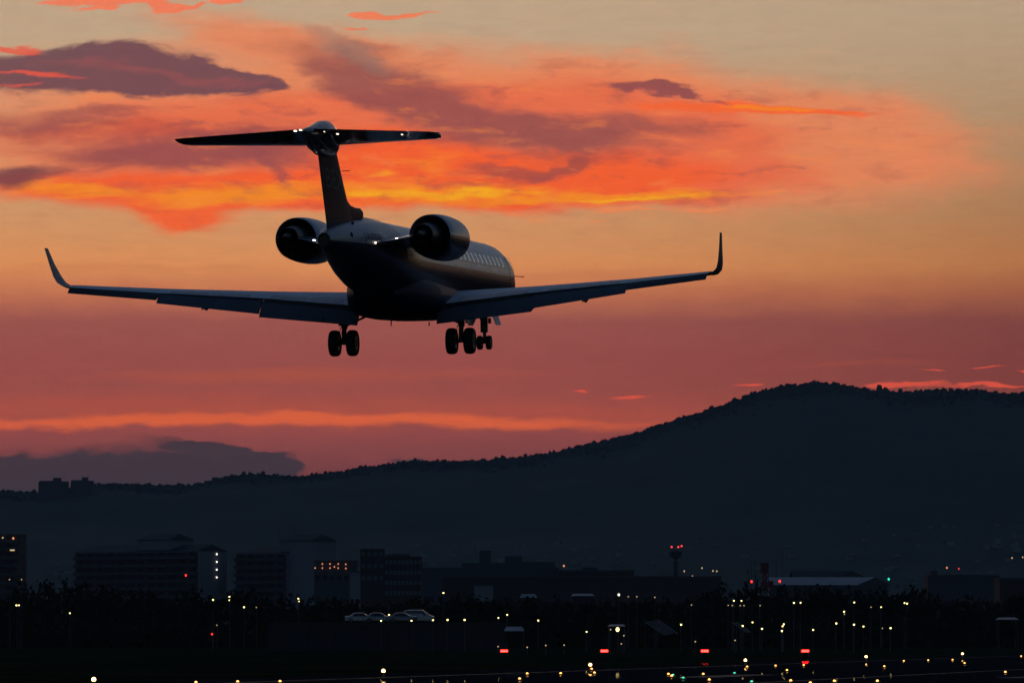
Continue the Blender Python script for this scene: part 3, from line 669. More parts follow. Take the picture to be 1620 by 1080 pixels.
# ------------------------------------------------------------------ far buildings
M_brk = mat('dark_brick', (.065, .048, .042), .85, noise=.25, scale=.6, spec=.2)
M_pale = mat('pale_wall', (.19, .20, .23), .85, noise=.15, scale=.3, spec=.2)
M_conc = mat('concrete', (.075, .075, .08), .9, noise=.25, scale=.3, spec=.2)
M_slate = mat('slate_roof', (.035, .035, .04), .7, noise=.3, scale=.6, spec=.2)
M_sheetm = mat('sheet_roof', (.22, .235, .26), .45, noise=.2, scale=.3)
M_glass = mat('dark_glass', (.02, .024, .03), .08, spec=.5)
M_redp = mat('mast_red', (.12, .014, .012), .6)
M_whtp = mat('mast_white', (.22, .2, .2), .6)
def glow(name, rgb, k): return mat(name, (.8, .8, .8), .4, emit=rgb, es=k)
G_yel, G_dim, G_wht = glow('sodium_glow', (1, .76, .26), 4.5), glow('dim_glow', (1, .68, .30), .7), glow('white_glow', (1, .93, .78), 2.6)
G_red, G_org, G_grn = glow('red_glow', (1, .02, .012), 3.0), glow('orange_glow', (1, .34, .12), 1.0), glow('green_glow', (.03, .8, .55), 1.6)
U_box = MB().box((0, 0, 0), (1, 1, 1))
BOXM = {}
def part_box(name, par, c, d, m_):
    me = BOXM.get(m_.name)
    if me is None: me = BOXM[m_.name] = MB().box((0, 0, 0), (1, 1, 1)).mesh('block', m_)
    o = link(name, me, par); o.location = c; o.scale = d; return o
BALL = {}
def part_ball(name, par, c, r, m_):
    me = BALL.get(m_.name)
    if me is None: me = BALL[m_.name] = MB().ball((0, 0, 0), 1, 10, 7).mesh('lens', m_, 60)
    o = link(name, me, par); o.location = c; o.scale = r if isinstance(r, tuple) else (r, r, r); return o
def hip_roof(par, x0, x1, y0, y1, z, h, hip0, hip1, m_=M_slate):
    ym = (y0 + y1) / 2; e = .5
    w = MB(); w.add([(x0 - e, y0 - e, z), (x1 + e, y0 - e, z), (x1 + e, y1 + e, z), (x0 - e, y1 + e, z), (x0 + hip0, ym, z + h), (x1 - hip1, ym, z + h)], [(0, 1, 5, 4), (2, 3, 4, 5), (0, 4, 3), (1, 2, 5), (3, 2, 1, 0)])
    return w.build('roof', m_, par)
def apartment(label, pxl, pxc, pxr, eave, Y, th, storeys, bays, towers=(), group=None, base=0.0):
    c = at(pxc, 993, Y); rz = -R(th); k = Y / F
    W = (pxc - pxl) * k / math.cos(R(th)); D = (pxr - pxc) * k / math.sin(R(th))
    H = at(pxc, eave, Y).z
    t = thing('apartment_block', label, 'building', (c.x, Y, base), rz, group); H -= base
    part_box('wall', t, (-W / 2, D / 2, H / 2), (W, D, H), M_brk)
    part_box('end_wall', t, (.1, D / 2, H / 2 + .05), (.2, D - .3, H - .1), M_pale)
    fh = H / storeys
    for i in range(1, storeys): part_box('balcony', t, (-W / 2, -.55, fh * i + .45), (W + .6, 1.1, 1.15), M_conc)
    for i in range(1, storeys):
        for j in range(bays): part_box('window', t, (-W + W * (j + .5) / bays, -.02, fh * i + 1.75), (W / bays * .6, .1, 1.3), M_glass)
    part_box('cornice', t, (-W / 2, -.1, H - .25), (W + .3, .5, .3), M_pale)
    hip_roof(t, -W, 0, 0, D, H, 2.6, 5, .01)
    for a, b, top in towers:
        xa, xb = -(pxc - a) * k / math.cos(R(th)), -(pxc - b) * k / math.cos(R(th)); HT = at(pxc, top, Y).z - base - 1.8
        tw = part_box('stair_tower', t, ((xa + xb) / 2, D / 2 - .3, HT / 2), (xb - xa, D * .8, HT), M_pale)
        w = MB(); e = .6; y0, y1 = D * .1 - .9, D * .9 + .3
        w.add([(xa - e, y0, HT), (xb + e, y0, HT), (xb + e, y1, HT), (xa - e, y1, HT), (xa + 1, (y0 + y1) / 2, HT + 2.4), (xb - 1, (y0 + y1) / 2, HT + 2.4)], [(0, 1, 5, 4), (2, 3, 4, 5), (0, 4, 3), (1, 2, 5), (3, 2, 1, 0)])
        w.build('tower_roof', M_slate, t)
    for f in (.18, .42, .66, .9):
        w = MB(); w.tube([(-W * f, D / 2, H + 2), (-W * f, D / 2, H + 9.5)], .06, 5); w.build('aerial_pole', M_conc, t)
    return t, W, D, H, fh
tA, W, D, H, fh = apartment('long brick apartment block with a stair tower and four lit landings on its gable end', 107, 312, 355, 871, 2000, 35, 11, 12, ((207, 262, 845),))
for i in range(4):
    q = at(347.7, 876 + 12.2 * i, 2000 + 8); inv = Matrix.Rotation(R(35), 4, 'Z') @ (q - Vector((at(312, 993, 2000).x, 2000, 0)))
    part_ball('landing_lamp', tA, (.55, inv.y, inv.z), (.26, .26, .32), G_wht)
apartment('shorter apartment block whose pale tower rises over its right end', 370, 452, 497, 874, 1990, 35, 11, 5, ((437, 490, 847),))
t = thing('apartment_tower', 'flat-roofed apartment tower with balconies at its corner and one lit window', 'building', (at(-30, 993, 1900).x, 1900, 0), -R(8))
part_box('wall', t, (6.5, 7, 18.3), (13.5, 14, 36.6), M_brk)
for i in range(1, 12):
    part_box('balcony', t, (7.2, -.3, 3 * i + 1.4), (14.9, 1.4, 1.1), M_conc)
    part_box('window', t, (10.4, -.05, 3 * i + 2.6), (2.2, .2, 1.2), M_glass); part_box('window', t, (5.2, -.05, 3 * i + 2.6), (2.2, .2, 1.2), M_glass)
part_box('parapet', t, (6.5, 7, 36.8), (13.9, 14.4, .5), M_conc)
for px, py, rr, g_ in ((22, 851, .4, G_org), (5, 850, .3, G_dim)):
    q = at(px, py, 1896); part_ball('corridor_lamp', t, (q.x - t.location.x, -1.5, q.z), rr, g_)
q = at(20, 870.5, 1896); o = part_box('lit_window', t, (q.x - t.location.x, -.9, q.z + .2), (1.7, .3, .5), G_dim); o['label'] = 'lit window'
# two towers on the crest
for a, b, top, lab in ((61, 107, 761, 'far apartment tower on the hill crest with a stepped roof house'), (112, 147, 760, 'far narrower apartment tower on the hill crest beside the stepped one')):
    Y = 6880; c = at((a + b) / 2, 800, Y); hz_ = hill_z(c.x, Y); top_z = at(a, top, Y).z; k = Y / F; wd = (b - a) * k
    t = thing('hilltop_tower', lab, 'building', (c.x, Y, hz_ - 6), 0); H = top_z - hz_ + 6
    part_box('wall', t, (0, 9, H / 2), (wd, 18, H), M_brk); part_box('roof_house', t, (wd * .12, 9, H + 2.4), (wd * .28, 8, 4.8), M_brk)
    part_box('parapet', t, (-wd * .2, 9, H + .4), (wd * .5, 17, .8), M_conc)
    for i in range(int(H / 3.2)): part_box('balcony', t, (0, -.6, 3.2 * i + 2), (wd + 1.2, 1.3, 1), M_brk)
# low block with orange walkway lamps
t = thing('walkway_building', 'low flat block with two rows of small orange walkway lamps', 'building', (at(497, 993, 1700).x, 1700, 0))
k = 1700 / F; wd = 68 * k; H = at(497, 888, 1700).z
part_box('wall', t, (wd / 2, 6, H / 2), (wd, 12, H), M_conc); part_box('parapet', t, (wd / 2, 6, H + .2), (wd + .4, 12.4, .4), M_brk)
for j in range(6): part_box('window', t, (wd * (j + .5) / 6, -.03, H - 5), (1.4, .1, 1.3), M_glass)
for px, py in ((510, 891.5), (522, 891.5), (535, 891.5), (547, 892), (498.5, 898), (510, 898), (522, 898), (529, 896), (535, 898), (547, 898.5)):
    q = at(px, py, 1699.5); part_ball('walkway_lamp', t, (q.x - t.location.x, -.4, q.z), (.2, .2, .25), G_org)
part_box('pale_bay', t, (wd * .85, -.4, 5.5), (2.4, .8, 11), M_pale)
# dark office with rows of panes
Y = 1500; k = Y / F
t = thing('office_building', 'dark stepped office block with rows of pale window bands', 'building', (at(570, 993, Y).x, Y, 0))
H1, H2 = at(0, 868, Y).z, at(0, 880, Y).z; w1, w2 = 38 * k, 59 * k
part_box('wall', t, (w1 / 2, 6, H1 / 2), (w1, 12, H1), M_brk); part_box('wall', t, (w1 + w2 / 2, 6.3, H2 / 2), (w2 - .01, 11.6, H2), M_brk)
part_box('plant_room', t, (w1 + w2 * .35, 6.3, H2 + .35), (w2 * .62, 8, .7), M_conc)
for r_ in range(4):
    for j in range(9): part_box('window', t, (w1 + w2 * (j + .5) / 9, .42, H2 - 1.6 - 2.9 * r_), (w2 / 9 * .72, .16, 1.25), mat('pale_blind', (.09, .1, .12), .5))
for r_ in range(3):
    for j in range(4): part_box('window', t, (w1 * (j + .5) / 4, -.05, H1 - 1.4 - 3.4 * r_), (w1 / 4 * .6, .16, 1.2), mat('pale_blind', (.09, .1, .12), .5))
for j in range(8): part_box('roof_rail', t, (w1 + w2 * (.04 + j * .085), .8, H2 + .95), (.12, .12, .9), M_conc)
# terminal: stepped low blocks
def block(name, label, cat, a, b, top, Y, dp, m_, extra=()):
    k = Y / F; t = thing(name, label, cat, (at(a, 993, Y).x, Y, 0)); H = at(0, top, Y).z; wd = (b - a) * k
    part_box('wall', t, (wd / 2, dp / 2, H / 2), (wd, dp, H), m_); part_box('parapet', t, (wd / 2, dp / 2, H + .2), (wd + .5, dp + .5, .4), M_conc)
    n = max(2, int(wd / 4.5))
    for j in range(n): part_box('window', t, (wd * (j + .5) / n, -.04, H * .55), (wd / n * .72, .12, min(2.0, H * .3)), M_glass)
    for (x0, x1, z) in extra:
        h2 = at(0, z, Y).z; part_box('roof_block', t, ((x0 + x1) / 2 * k - a * k, dp / 2, (H + h2) / 2), ((x1 - x0) * k, dp * .6, h2 - H), m_)
    return t
block('terminal', 'long flat terminal with stepped rooftop plant blocks', 'building', 668, 884, 899, 1900, 26, M_conc, ((730, 798, 890), (798, 826, 879), (826, 878, 888), (758, 776, 870)))
block('pier', 'low dark pier running right from the stepped terminal', 'building', 884, 1003, 903, 1880, 20, M_brk, ((922, 945, 897),))
block('depot', 'very long low dark depot in front of the terminal', 'building', 700, 1140, 913, 1600, 18, M_brk)
block('shed', 'small pale box shed in front of the long depot', 'shed', 750, 780, 926, 1250, 5, M_pale)
block('warehouse', 'grey warehouse with a raised roof block beyond the round bushes', 'building', 1468, 1582, 911, 1750, 20, M_conc, ((1475, 1485, 902), (1500, 1552, 908)))
block('brick_hall', 'dark brick hall at the end of the warehouse row', 'building', 1582, 1680, 916, 1500, 18, M_brk)
block('office_wing', 'low pale-walled wing between the apartment blocks and the dark office', 'building', 553, 569, 905, 1560, 8, M_pale)
# hangars
def hangar(label, a, b, c_, ridge, eave, Y, m_roof):
    k = Y / F; t = thing('hangar', label, 'hangar', (at(a, 993, Y).x, Y, 0)); zr, ze = at(0, ridge, Y).z, at(0, eave, Y).z; wd = (b - a) * k; dx = (c_ - b) * k
    part_box('wall', t, ((wd + 2 * dx) / 2, 7.05, ze / 2), (wd + 2 * dx, 13.9, ze), M_conc)
    w = MB(); e = .4; w.add([(-e, -e, ze + .02), (wd - dx, -e, ze + .02), (wd + dx, 7, zr), (-e, 7, zr), (-e, 14 + e, ze + .02), (wd + dx, 14 + e, ze + .02)], [(0, 1, 2, 3), (3, 2, 5, 4)]); w.build('roof', m_roof, t)
    w = MB(); w.add([(wd - dx + .05, -e, ze + .02), (wd + dx, 7, zr - .01), (wd + 2.6 * dx, 6.9, ze + .02)], [(0, 1, 2)]); w.build('gable', M_brk, t)
    for j in range(7): part_box('seam', t, (wd * (j + .5) / 7, 3.3, (ze + zr) / 2 + .12), (.12, .12, .12), M_sheetm)
    return t
hangar('long hangar with a pale sheet-metal roof behind the hedge', 1218, 1372, 1388, 912, 925, 1400, M_sheetm)
hangar('dark-roofed hangar rising behind the pale-roofed one', 1255, 1335, 1350, 902, 913, 1800, M_slate)
# masts
t = thing('control_mast', 'slender airport mast with a wide head and three red lamps', 'mast', (at(1069, 993, 2200).x, 2200, 0)); k = 2200 / F
zt = at(0, 872, 2200).z; w = MB(); w.tube([(0, 0, 0), (0, 0, zt - 2)], [1.3, .8], 10); w.build('shaft', M_conc, t, 40)
w = MB(); w.lathe([(zt - 3, .9), (zt - 2, 2.4), (zt, 2.6), (zt + .4, 2.0)], lambda a, c, s_: (c, s_, a), 12, True); w.build('head', M_brk, t)
for px, py in ((1062.5, 865.5), (1073, 865.5), (1078.3, 864)):
    q = at(px, py, 2200); w = MB(); w.tube([(q.x - t.location.x, 0, zt), (q.x - t.location.x, 0, q.z)], .08, 5); w.build('lamp_post', M_conc, t); part_ball('obstruction_lamp', t, (q.x - t.location.x, 0, q.z + .2), .42, mat('dim_red_glow', (.5, .1, .1), .4, emit=(1, .05, .06), es=1.6))
t = thing('lattice_mast', 'short lattice mast banded red and white between two red lamps', 'mast', (at(1209.5, 993, 1300).x, 1300, 0)); zt = at(0, 890, 1300).z
for i in range(8):
    z0, z1 = zt * i / 8, zt * (i + 1) / 8; w = MB()
    for sx, sy in ((-1, -1), (1, -1), (1, 1), (-1, 1)): w.tube([(sx * .75, sy * .75, z0), (sx * .75, sy * .75, z1)], .13, 5)
    for sy in (-1, 1):
        w.tube([(-.75, sy * .75, z0), (.75, sy * .75, z1)], .09, 4); w.tube([(.75, sy * .75, z0), (-.75, sy * .75, z1)], .09, 4)
    w.build('section', M_redp if i % 2 else M_whtp, t)
part_box('cabinet', t, (.2, 0, zt - 3), (1.6, 1.6, 6), M_redp); part_box('side_box', t, (1.4, 0, zt - 5.2), (1.6, 1.2, 1.6), M_redp)
for px, h in ((1195, 884), (1228, 888), (1238, 868), (1189, 886)):
    q = at(px, h, 1500); w = MB(); w.tube([(0, 0, 0), (0, 0, q.z)], .07, 5); w.box((0, 0, q.z - 1), (.9, .08, .08)); o = w.build('pole', M_conc); o.location = (q.x, 1500, 0)
    tag(o, 'thin bare pole with a short crossbar near the lattice mast', 'pole', 'thin poles by the lattice mast')

# ------------------------------------------------------------------ trees and hedges
def leaf_mesh(seed, n=420, squash=1.0):
    rg = random.Random(seed); w = MB(); lumps = [(Vector((rg.gauss(0, .30), rg.gauss(0, .30), rg.uniform(.12, .72))), rg.uniform(.18, .34)) for _ in range(9)]
    for _ in range(n):
        c, r = rg.choice(lumps); d = Vector((rg.gauss(0, 1), rg.gauss(0, 1), rg.gauss(0, 1))).normalized() * r * rg.uniform(.55, 1.05)
        p = c + d; a = Vector((rg.gauss(0, 1), rg.gauss(0, 1), rg.gauss(0, 1))).normalized(); b = a.orthogonal().normalized(); sz = rg.uniform(.035, .075)
        a, b = a * sz, b * sz * rg.uniform(.5, 1)
        w.add([p - a, p + b, p + a, p - b], [(0, 1, 2, 3)])
    return w.mesh('crown', M_leaf)
CROWNS = [leaf_mesh(i) for i in range(6)]
TRUNKS = []
for i in range(3):
    rg = random.Random(50 + i); w = MB(); w.tube([(0, 0, 0), (.02, .01, .25), (.0, .03, .5)], [.035, .026, .016], 7)
    for _ in range(4):
        a = rg.uniform(0, 6.28); w.tube([(0, 0, rg.uniform(.2, .35)), (.12 * math.cos(a), .12 * math.sin(a), .45), (.25 * math.cos(a), .25 * math.sin(a), rg.uniform(.5, .7))], [.016, .011, .005], 5)
    TRUNKS.append(w.mesh('trunk', M_bark, 60))
def tree(x, y, wd, h, label, group=None, i=0, name='broadleaf_tree'):
    t = thing(name, label, 'tree', (x, y, 0), i * 1.7, group)
    a = link('crown', CROWNS[i % 6], t); a.scale = (wd, wd, h); a.location = (0, 0, h * .06)
    b = link('trunk', TRUNKS[i % 3], t); b.scale = (wd, wd, h)
    return t
TOPS = [(-40, 930), (30, 930), (60, 922), (95, 917), (112, 926), (170, 930), (260, 932), (330, 932), (430, 932), (470, 938), (500, 944), (545, 946), (600, 948), (660, 946), (690, 937), (720, 930), (745, 932), (775, 945), (900, 946), (1050, 944), (1130, 936), (1210, 938), (1245, 925), (1290, 923), (1350, 924), (1380, 932), (1420, 930), (1445, 924), (1475, 930), (1500, 946), (1540, 940), (1570, 946), (1600, 934), (1700, 935)]
REG = [(-90, 40, 'the balconied apartment tower'), (40, 107, 'the gap beside the balconied apartment tower'), (107, 360, 'the long brick apartment block'), (360, 497, 'the shorter apartment block'), (497, 568, 'the low block with orange walkway lamps'), (568, 668, 'the dark office block'), (668, 800, 'the small pale box shed'), (800, 1003, 'the middle of the long depot'), (1003, 1150, 'the depot end below the slender airport mast'), (1150, 1245, 'the lattice mast'), (1245, 1400, 'the pale-roofed hangar'), (1400, 1470, 'the gap between hangar and warehouse'), (1470, 1582, 'the grey warehouse'), (1582, 1800, 'the dark brick hall')]
RANK = ['', 'second', 'third', 'fourth', 'fifth', 'sixth', 'seventh', 'eighth', 'ninth', 'tenth', 'eleventh', 'twelfth', 'thirteenth', 'fourteenth', 'fifteenth', 'sixteenth', 'seventeenth']
def rank_labels(items, kind, sup):
    """items: (px, py of the top, object): label each by what it stands before and its height among those"""
    for a, b, reg in REG:
        grp = sorted([i for i in items if a <= i[0] < b], key=lambda i: i[1])
        for k, (px_, py_, o) in enumerate(grp):
            k = next(j for j, g_ in enumerate(grp) if abs(g_[1] - py_) < .05)      # level ones share a label
            o['label'] = kind + ' before ' + reg if len(grp) == 1 else (RANK[k] + ' ' + sup + ' ' + kind + ' before ' + reg).strip()
TREES = []
rg = random.Random(21); n = 0; px = -30
while px < 1660:
    Y = rg.uniform(930, 1120); top = interp(TOPS, px)[0] + rg.uniform(-2, 9); h = at(px, top, Y).z * 1.02; wd = rg.uniform(6.0, 9.5)
    q = at(px, 993, Y); lab = ('tall dark tree in the row before the apartment blocks' if px < 560 else 'dark tree in the row before the long depot' if px < 1200 else 'dark tree in the row before the hangars and warehouse')
    gr = ('trees before the apartment blocks' if px < 560 else 'trees before the depot' if px < 1200 else 'trees before the hangars')
    TREES.append((px, top, tree(q.x, Y, wd, h, lab, gr, n))); n += 1; px += rg.uniform(15, 30)
rank_labels(TREES, 'dark tree', 'tallest')
q = at(1168, 993, 1150); tree(q.x, 1150, 9.5, at(0, 899, 1150).z * 1.02, 'big round tree standing above the rest left of the lattice mast', None, 2)
q = at(90, 993, 1150); tree(q.x, 1150, 6, at(0, 912, 1150).z, 'ragged tree poking up beside the long brick apartment block', None, 4)
# hedge and undergrowth, one mass
rg = random.Random(5); w = MB()
for _ in range(16000):
    Y = rg.choice((rg.uniform(860, 930), rg.uniform(1120, 1150))); x = rg.uniform(-130, 130); z = abs(rg.gauss(0, 1)) * 1.7 * (1 + .5 * fbm(x, Y, .05)); a = Vector((rg.gauss(0, 1), rg.gauss(0, 1), rg.gauss(0, 1))).normalized(); b = a.orthogonal().normalized(); sz = rg.uniform(.5, 1.1)
    p = Vector((x, Y, z + .3)); w.add([p - a * sz, p + b * sz, p + a * sz, p - b * sz], [(0, 1, 2, 3)])
tag(struct(w.build('undergrowth', M_leaf), 'stuff'), 'dark undergrowth and hedge between the airfield and the trees', 'hedge')

# ------------------------------------------------------------------ lamps
M_pole = mat('lamp_pole', (.04, .04, .045), .6, noise=.2, scale=2)
POLE = MB().tube([(0, 0, 0), (0, 0, .5), (0, 0, 1)], [.07, .055, .045], 6).mesh('pole', M_pole, 60)
w = MB(); w.tube([(0, 0, -.1), (.0, -.25, .12), (0, -.75, .2)], [.04, .035, .03], 6); w.box((0, -.95, .2), (.26, .6, .1)); HEAD = w.mesh('lamp_head', M_pole)
def street_lamp(px, py, Y, m_, label, group, r=.22, name='street_lamp'):
    r *= .70; q = at(px, py, Y - 1); t = thing(name, label, 'lamp', (q.x, Y, 0), 0, group)
    h = max(.35, q.z - .05); o = link('pole', POLE, t); o.scale = (1, 1, h)
    a = link('lamp_head', HEAD, t); a.location = (0, 0, h - .05) if h > 1 else (0, 0, h - .12)
    part_ball('lens', a, (0, -1.0, .10), (r, r, r * 1.25), m_)
    return t
YEL = [(26, 956.5), (30, 956.5), (110.5, 969), (337, 948), (363, 943), (363, 948.5), (386, 959.5), (472, 946), (472.7, 950.5), (701.5, 937), (802.5, 971.5), (788.5, 976.5), (851.5, 980.5), (1161, 949.5), (1173, 949.5), (1256, 952.5), (1266.5, 952.5), (1351.5, 952), (1335.5, 966.5), (1394, 959.5), (1431, 953), (1435, 953.7)]
rg = random.Random(9); LY = []; LD = []; LS = []
for i, (px, py) in enumerate(YEL):
    LY.append((px, py, street_lamp(px, py, rg.uniform(800, 850), G_yel, 'yellow street lamp glowing among the dark trees', 'yellow street lamps in the trees', .15 if i % 3 else .18)))
rank_labels(LY, 'yellow street lamp', 'highest')
for px, py in ((572, 971.5), (587, 972), (615.5, 971.5), (630, 971.5), (603, 981), (651, 981), (685, 980)):
    street_lamp(px, py, 792 if py < 975 else 744, G_yel, 'yellow lamp standing beside the parked cars on the raised deck', 'yellow lamps round the car deck', .15)
for px, py in ((708, 979.5), (735, 979.5)): street_lamp(px, py, 745, G_yel, 'bright yellow lamp just past the deck of parked cars', 'lamps past the car deck', .18)
for px, py in ((928, 998.5), (1077.5, 987), (1175, 989), (1190.5, 983.5), (1205.5, 993.5), (1240, 986.5), (1238, 989.7), (1237, 997), (1323, 985), (1351, 987), (1366, 990), (1286.5, 995.5), (1409, 992.5)):
    LS.append((px, py, street_lamp(px, py, rg.uniform(700, 745), G_yel, 'low yellow lamp', 'low yellow service road lamps', .14 + .03 * (int(px) % 2))))
rank_labels(LS, 'low yellow service lamp', 'highest')
for px, py in ((405.5, 960), (1152, 956.7), (1158.5, 957), (1171, 957), (1177, 957), (1202.5, 957), (1336, 970.7), (1378, 959.5), (1396, 993), (343, 988), (15, 916), (34, 916), (994, 943), (1007.5, 943), (1036, 944), (1094, 956)):
    LD.append((px, py, street_lamp(px, py, rg.uniform(800, 850), G_dim, 'dim amber lamp half lost in the dark trees', 'dim amber lamps', .13)))
rank_labels(LD, 'dim amber lamp', 'highest')
for px, py in ((788, 1021), (834, 1022), (863.5, 1020), (892.5, 1019.5), (983, 1017.5), (987, 1004.5), (966, 995), (1163, 1012), (1100, 1014)):
    street_lamp(px, py, rg.uniform(640, 700), G_dim, 'knee-high amber lamp on the grass behind the red glide-path lamps', 'knee-high amber lamps on the grass', .12, 'bollard_lamp')
street_lamp(979, 940, 830, G_wht, 'single white lamp over the trees left of the slender airport mast', None, .24)
street_lamp(977, 995, 700, G_yel, 'brightest yellow lamp beside the small open shed', None, .32)
for px, py, Y in ((294, 909.5, 1500), (1189, 919.5, 1250), (1233.5, 919, 1250)): street_lamp(px, py, Y, G_red, 'red obstruction lamp on a tall pole', 'red obstruction lamps on poles', .38, 'obstruction_lamp')
street_lamp(335.5, 1002, 760, G_red, 'small red lamp low in the dark field', None, .2, 'obstruction_lamp')
street_lamp(1406, 915.5, 1300, G_grn, 'lone green signal lamp at the gable of the pale-roofed hangar', None, .36, 'signal_lamp')
street_lamp(892, 894.5, 1850, G_org, 'orange lamp above the roof of the dark pier', None, .45)
street_lamp(1498, 897.5, 1700, G_org, 'faint orange lamp above the grey warehouse roof', None, .4); street_lamp(1517, 899, 1700, mat('dim_red_glow', (.5, .1, .1)), 'faint red lamp above the grey warehouse roof', None, .3)
for px, py in ((1082.5, 903), (1095.5, 911), (1110.5, 898), (1128, 902.5), (1134, 903), (1601, 882), (1618, 881)): street_lamp(px, py, 2300, G_dim, 'distant pale lamp high beyond the long depot', 'distant pale lamps', .42)

# ------------------------------------------------------------------ runway lamps
M_hous = mat('lamp_housing', (.35, .22, .03), .5)
w = MB(); w.tube([(0, 0, 0), (0, 0, .22)], [.09, .05], 8); w.tube([(0, 0, .22), (0, 0, .30)], [.10, .10], 10); EB = w.mesh('base', M_hous, 40)
DOME = MB().ball((0, 0, 0), 1, 12, 8)
G_edge, G_pave, G_pgrn = glow('edge_lamp_glow', (1, .52, .16), 12), glow('pavement_lamp_glow', (1, .42, .08), 4.5), glow('green_pavement_glow', (.06, .9, .5), 1.6)
for k_ in range(6):
    p = rwy(60 * k_, 0, .004); t = thing('edge_lamp', 'bright amber-white elevated lamp on the near runway edge', 'runway lamp', p, 0, 'runway edge lamps')
    link('base', EB, t); part_ball('lens', t, (0, 0, .38), (.12, .12, .13), G_edge)
w = MB(); w.lathe([(0, .20), (.02, .19), (.05, .10), (.055, .01)], lambda a, c, s_: (c, s_, a), 14, True); PB = w.mesh('housing', M_gear, 40)
def pavement(px, py, m_, label, group, r=.078):
    Y = (CH - .08) * F / (py - 993); q = at(px, py, Y); t = thing('pavement_lamp', label, 'runway lamp', (q.x, Y, .008), 0, group)
    link('housing', PB, t); part_ball('lens', t, (0, 0, .075), (r, r, r * .85), m_)
for px, py in ((310, 1078), (376, 1077), (443, 1076.5), (822, 1072.5), (834, 1064.5), (887, 1064), (940.5, 1063), (1057.5, 1065), (1062.5, 1068), (1112.5, 1065), (1122, 1074), (1182, 1053.5), (1227, 1052), (1245, 1059), (1251, 1075.5), (1271.5, 1051), (1282, 1079), (1320, 1076), (1388, 1076), (1399, 1053), (1430, 1044.5), (1468.5, 1043.5), (1507, 1042.7), (1526, 1048), (1590.5, 1062), (1615.5, 1037), (936, 1057)):
    pavement(px, py, G_pave, 'small amber lamp let into the wet runway', 'amber lamps in the runway')
for px, py in ((1064.8, 1066.5), (1081, 1071), (1162, 1063.5), (1189, 1077)): pavement(px, py, G_pgrn, 'small green lamp let into the wet runway', 'green lamps in the runway', .07)
# glide-path units: four boxes with three red lamps each
Y = 600; G_papi = mat('glide_red_glow', (.8, .1, .1), .3, emit=(1, .011, .009), es=34)
for i, px in enumerate((797.5, 956, 1115, 1274)):
    q = at(px, 1029, Y - i * 2.2); t = thing('glide_path_unit', 'low box with three red glide-path lamps in a row', 'approach lamp', (q.x, q.y, 0), 0, 'red glide-path lamp units'); zc = q.z
    part_box('housing', t, (0, .55, zc), (1.0, 1.0, .34), M_hous)
    part_box('hood', t, (0, .0, zc + .19), (1.04, .3, .03), M_hous)
    for sx in (-.4, .4):
        part_box('leg', t, (sx, .3, (zc - .17) / 2), (.06, .06, zc - .17), M_gear)
    for sx in (-.27, 0, .27): part_ball('lens', t, (sx, .03, zc), (.115, .06, .125), G_papi)

# ------------------------------------------------------------------ cars on the raised deck
zd = at(0, 984.5, 770).z
dk = MB(); x0, x1 = at(430, 993, 770).x, at(800, 993, 770).x
dk.box(((x0 + x1) / 2, 775, zd / 2), (x1 - x0, 44, zd)); deck = thing('parking_deck', 'low dark parking deck that the cars stand on', 'parking deck', ((x0 + x1) / 2, 775, 0))
part_box('slab', deck, (0, 0, zd - .2), (x1 - x0, 44, .4), M_slate); part_box('wall', deck, (0, -21.6, (zd - .4) / 2), (x1 - x0 - .4, .4, zd - .4), M_slate)
for i in range(9): part_box('buttress', deck, (-(x1 - x0) / 2 + (i + .5) * (x1 - x0) / 9, -22.0, (zd - .4) / 2), (.4, .5, zd - .41), M_slate)
M_carw, M_carg, M_card = mat('car_white', (.24, .245, .26), .22, coat=1, noise=.05, scale=2), mat('car_silver', (.14, .15, .17), .25, .5, coat=1), mat('car_dark', (.05, .06, .08), .2, coat=1)
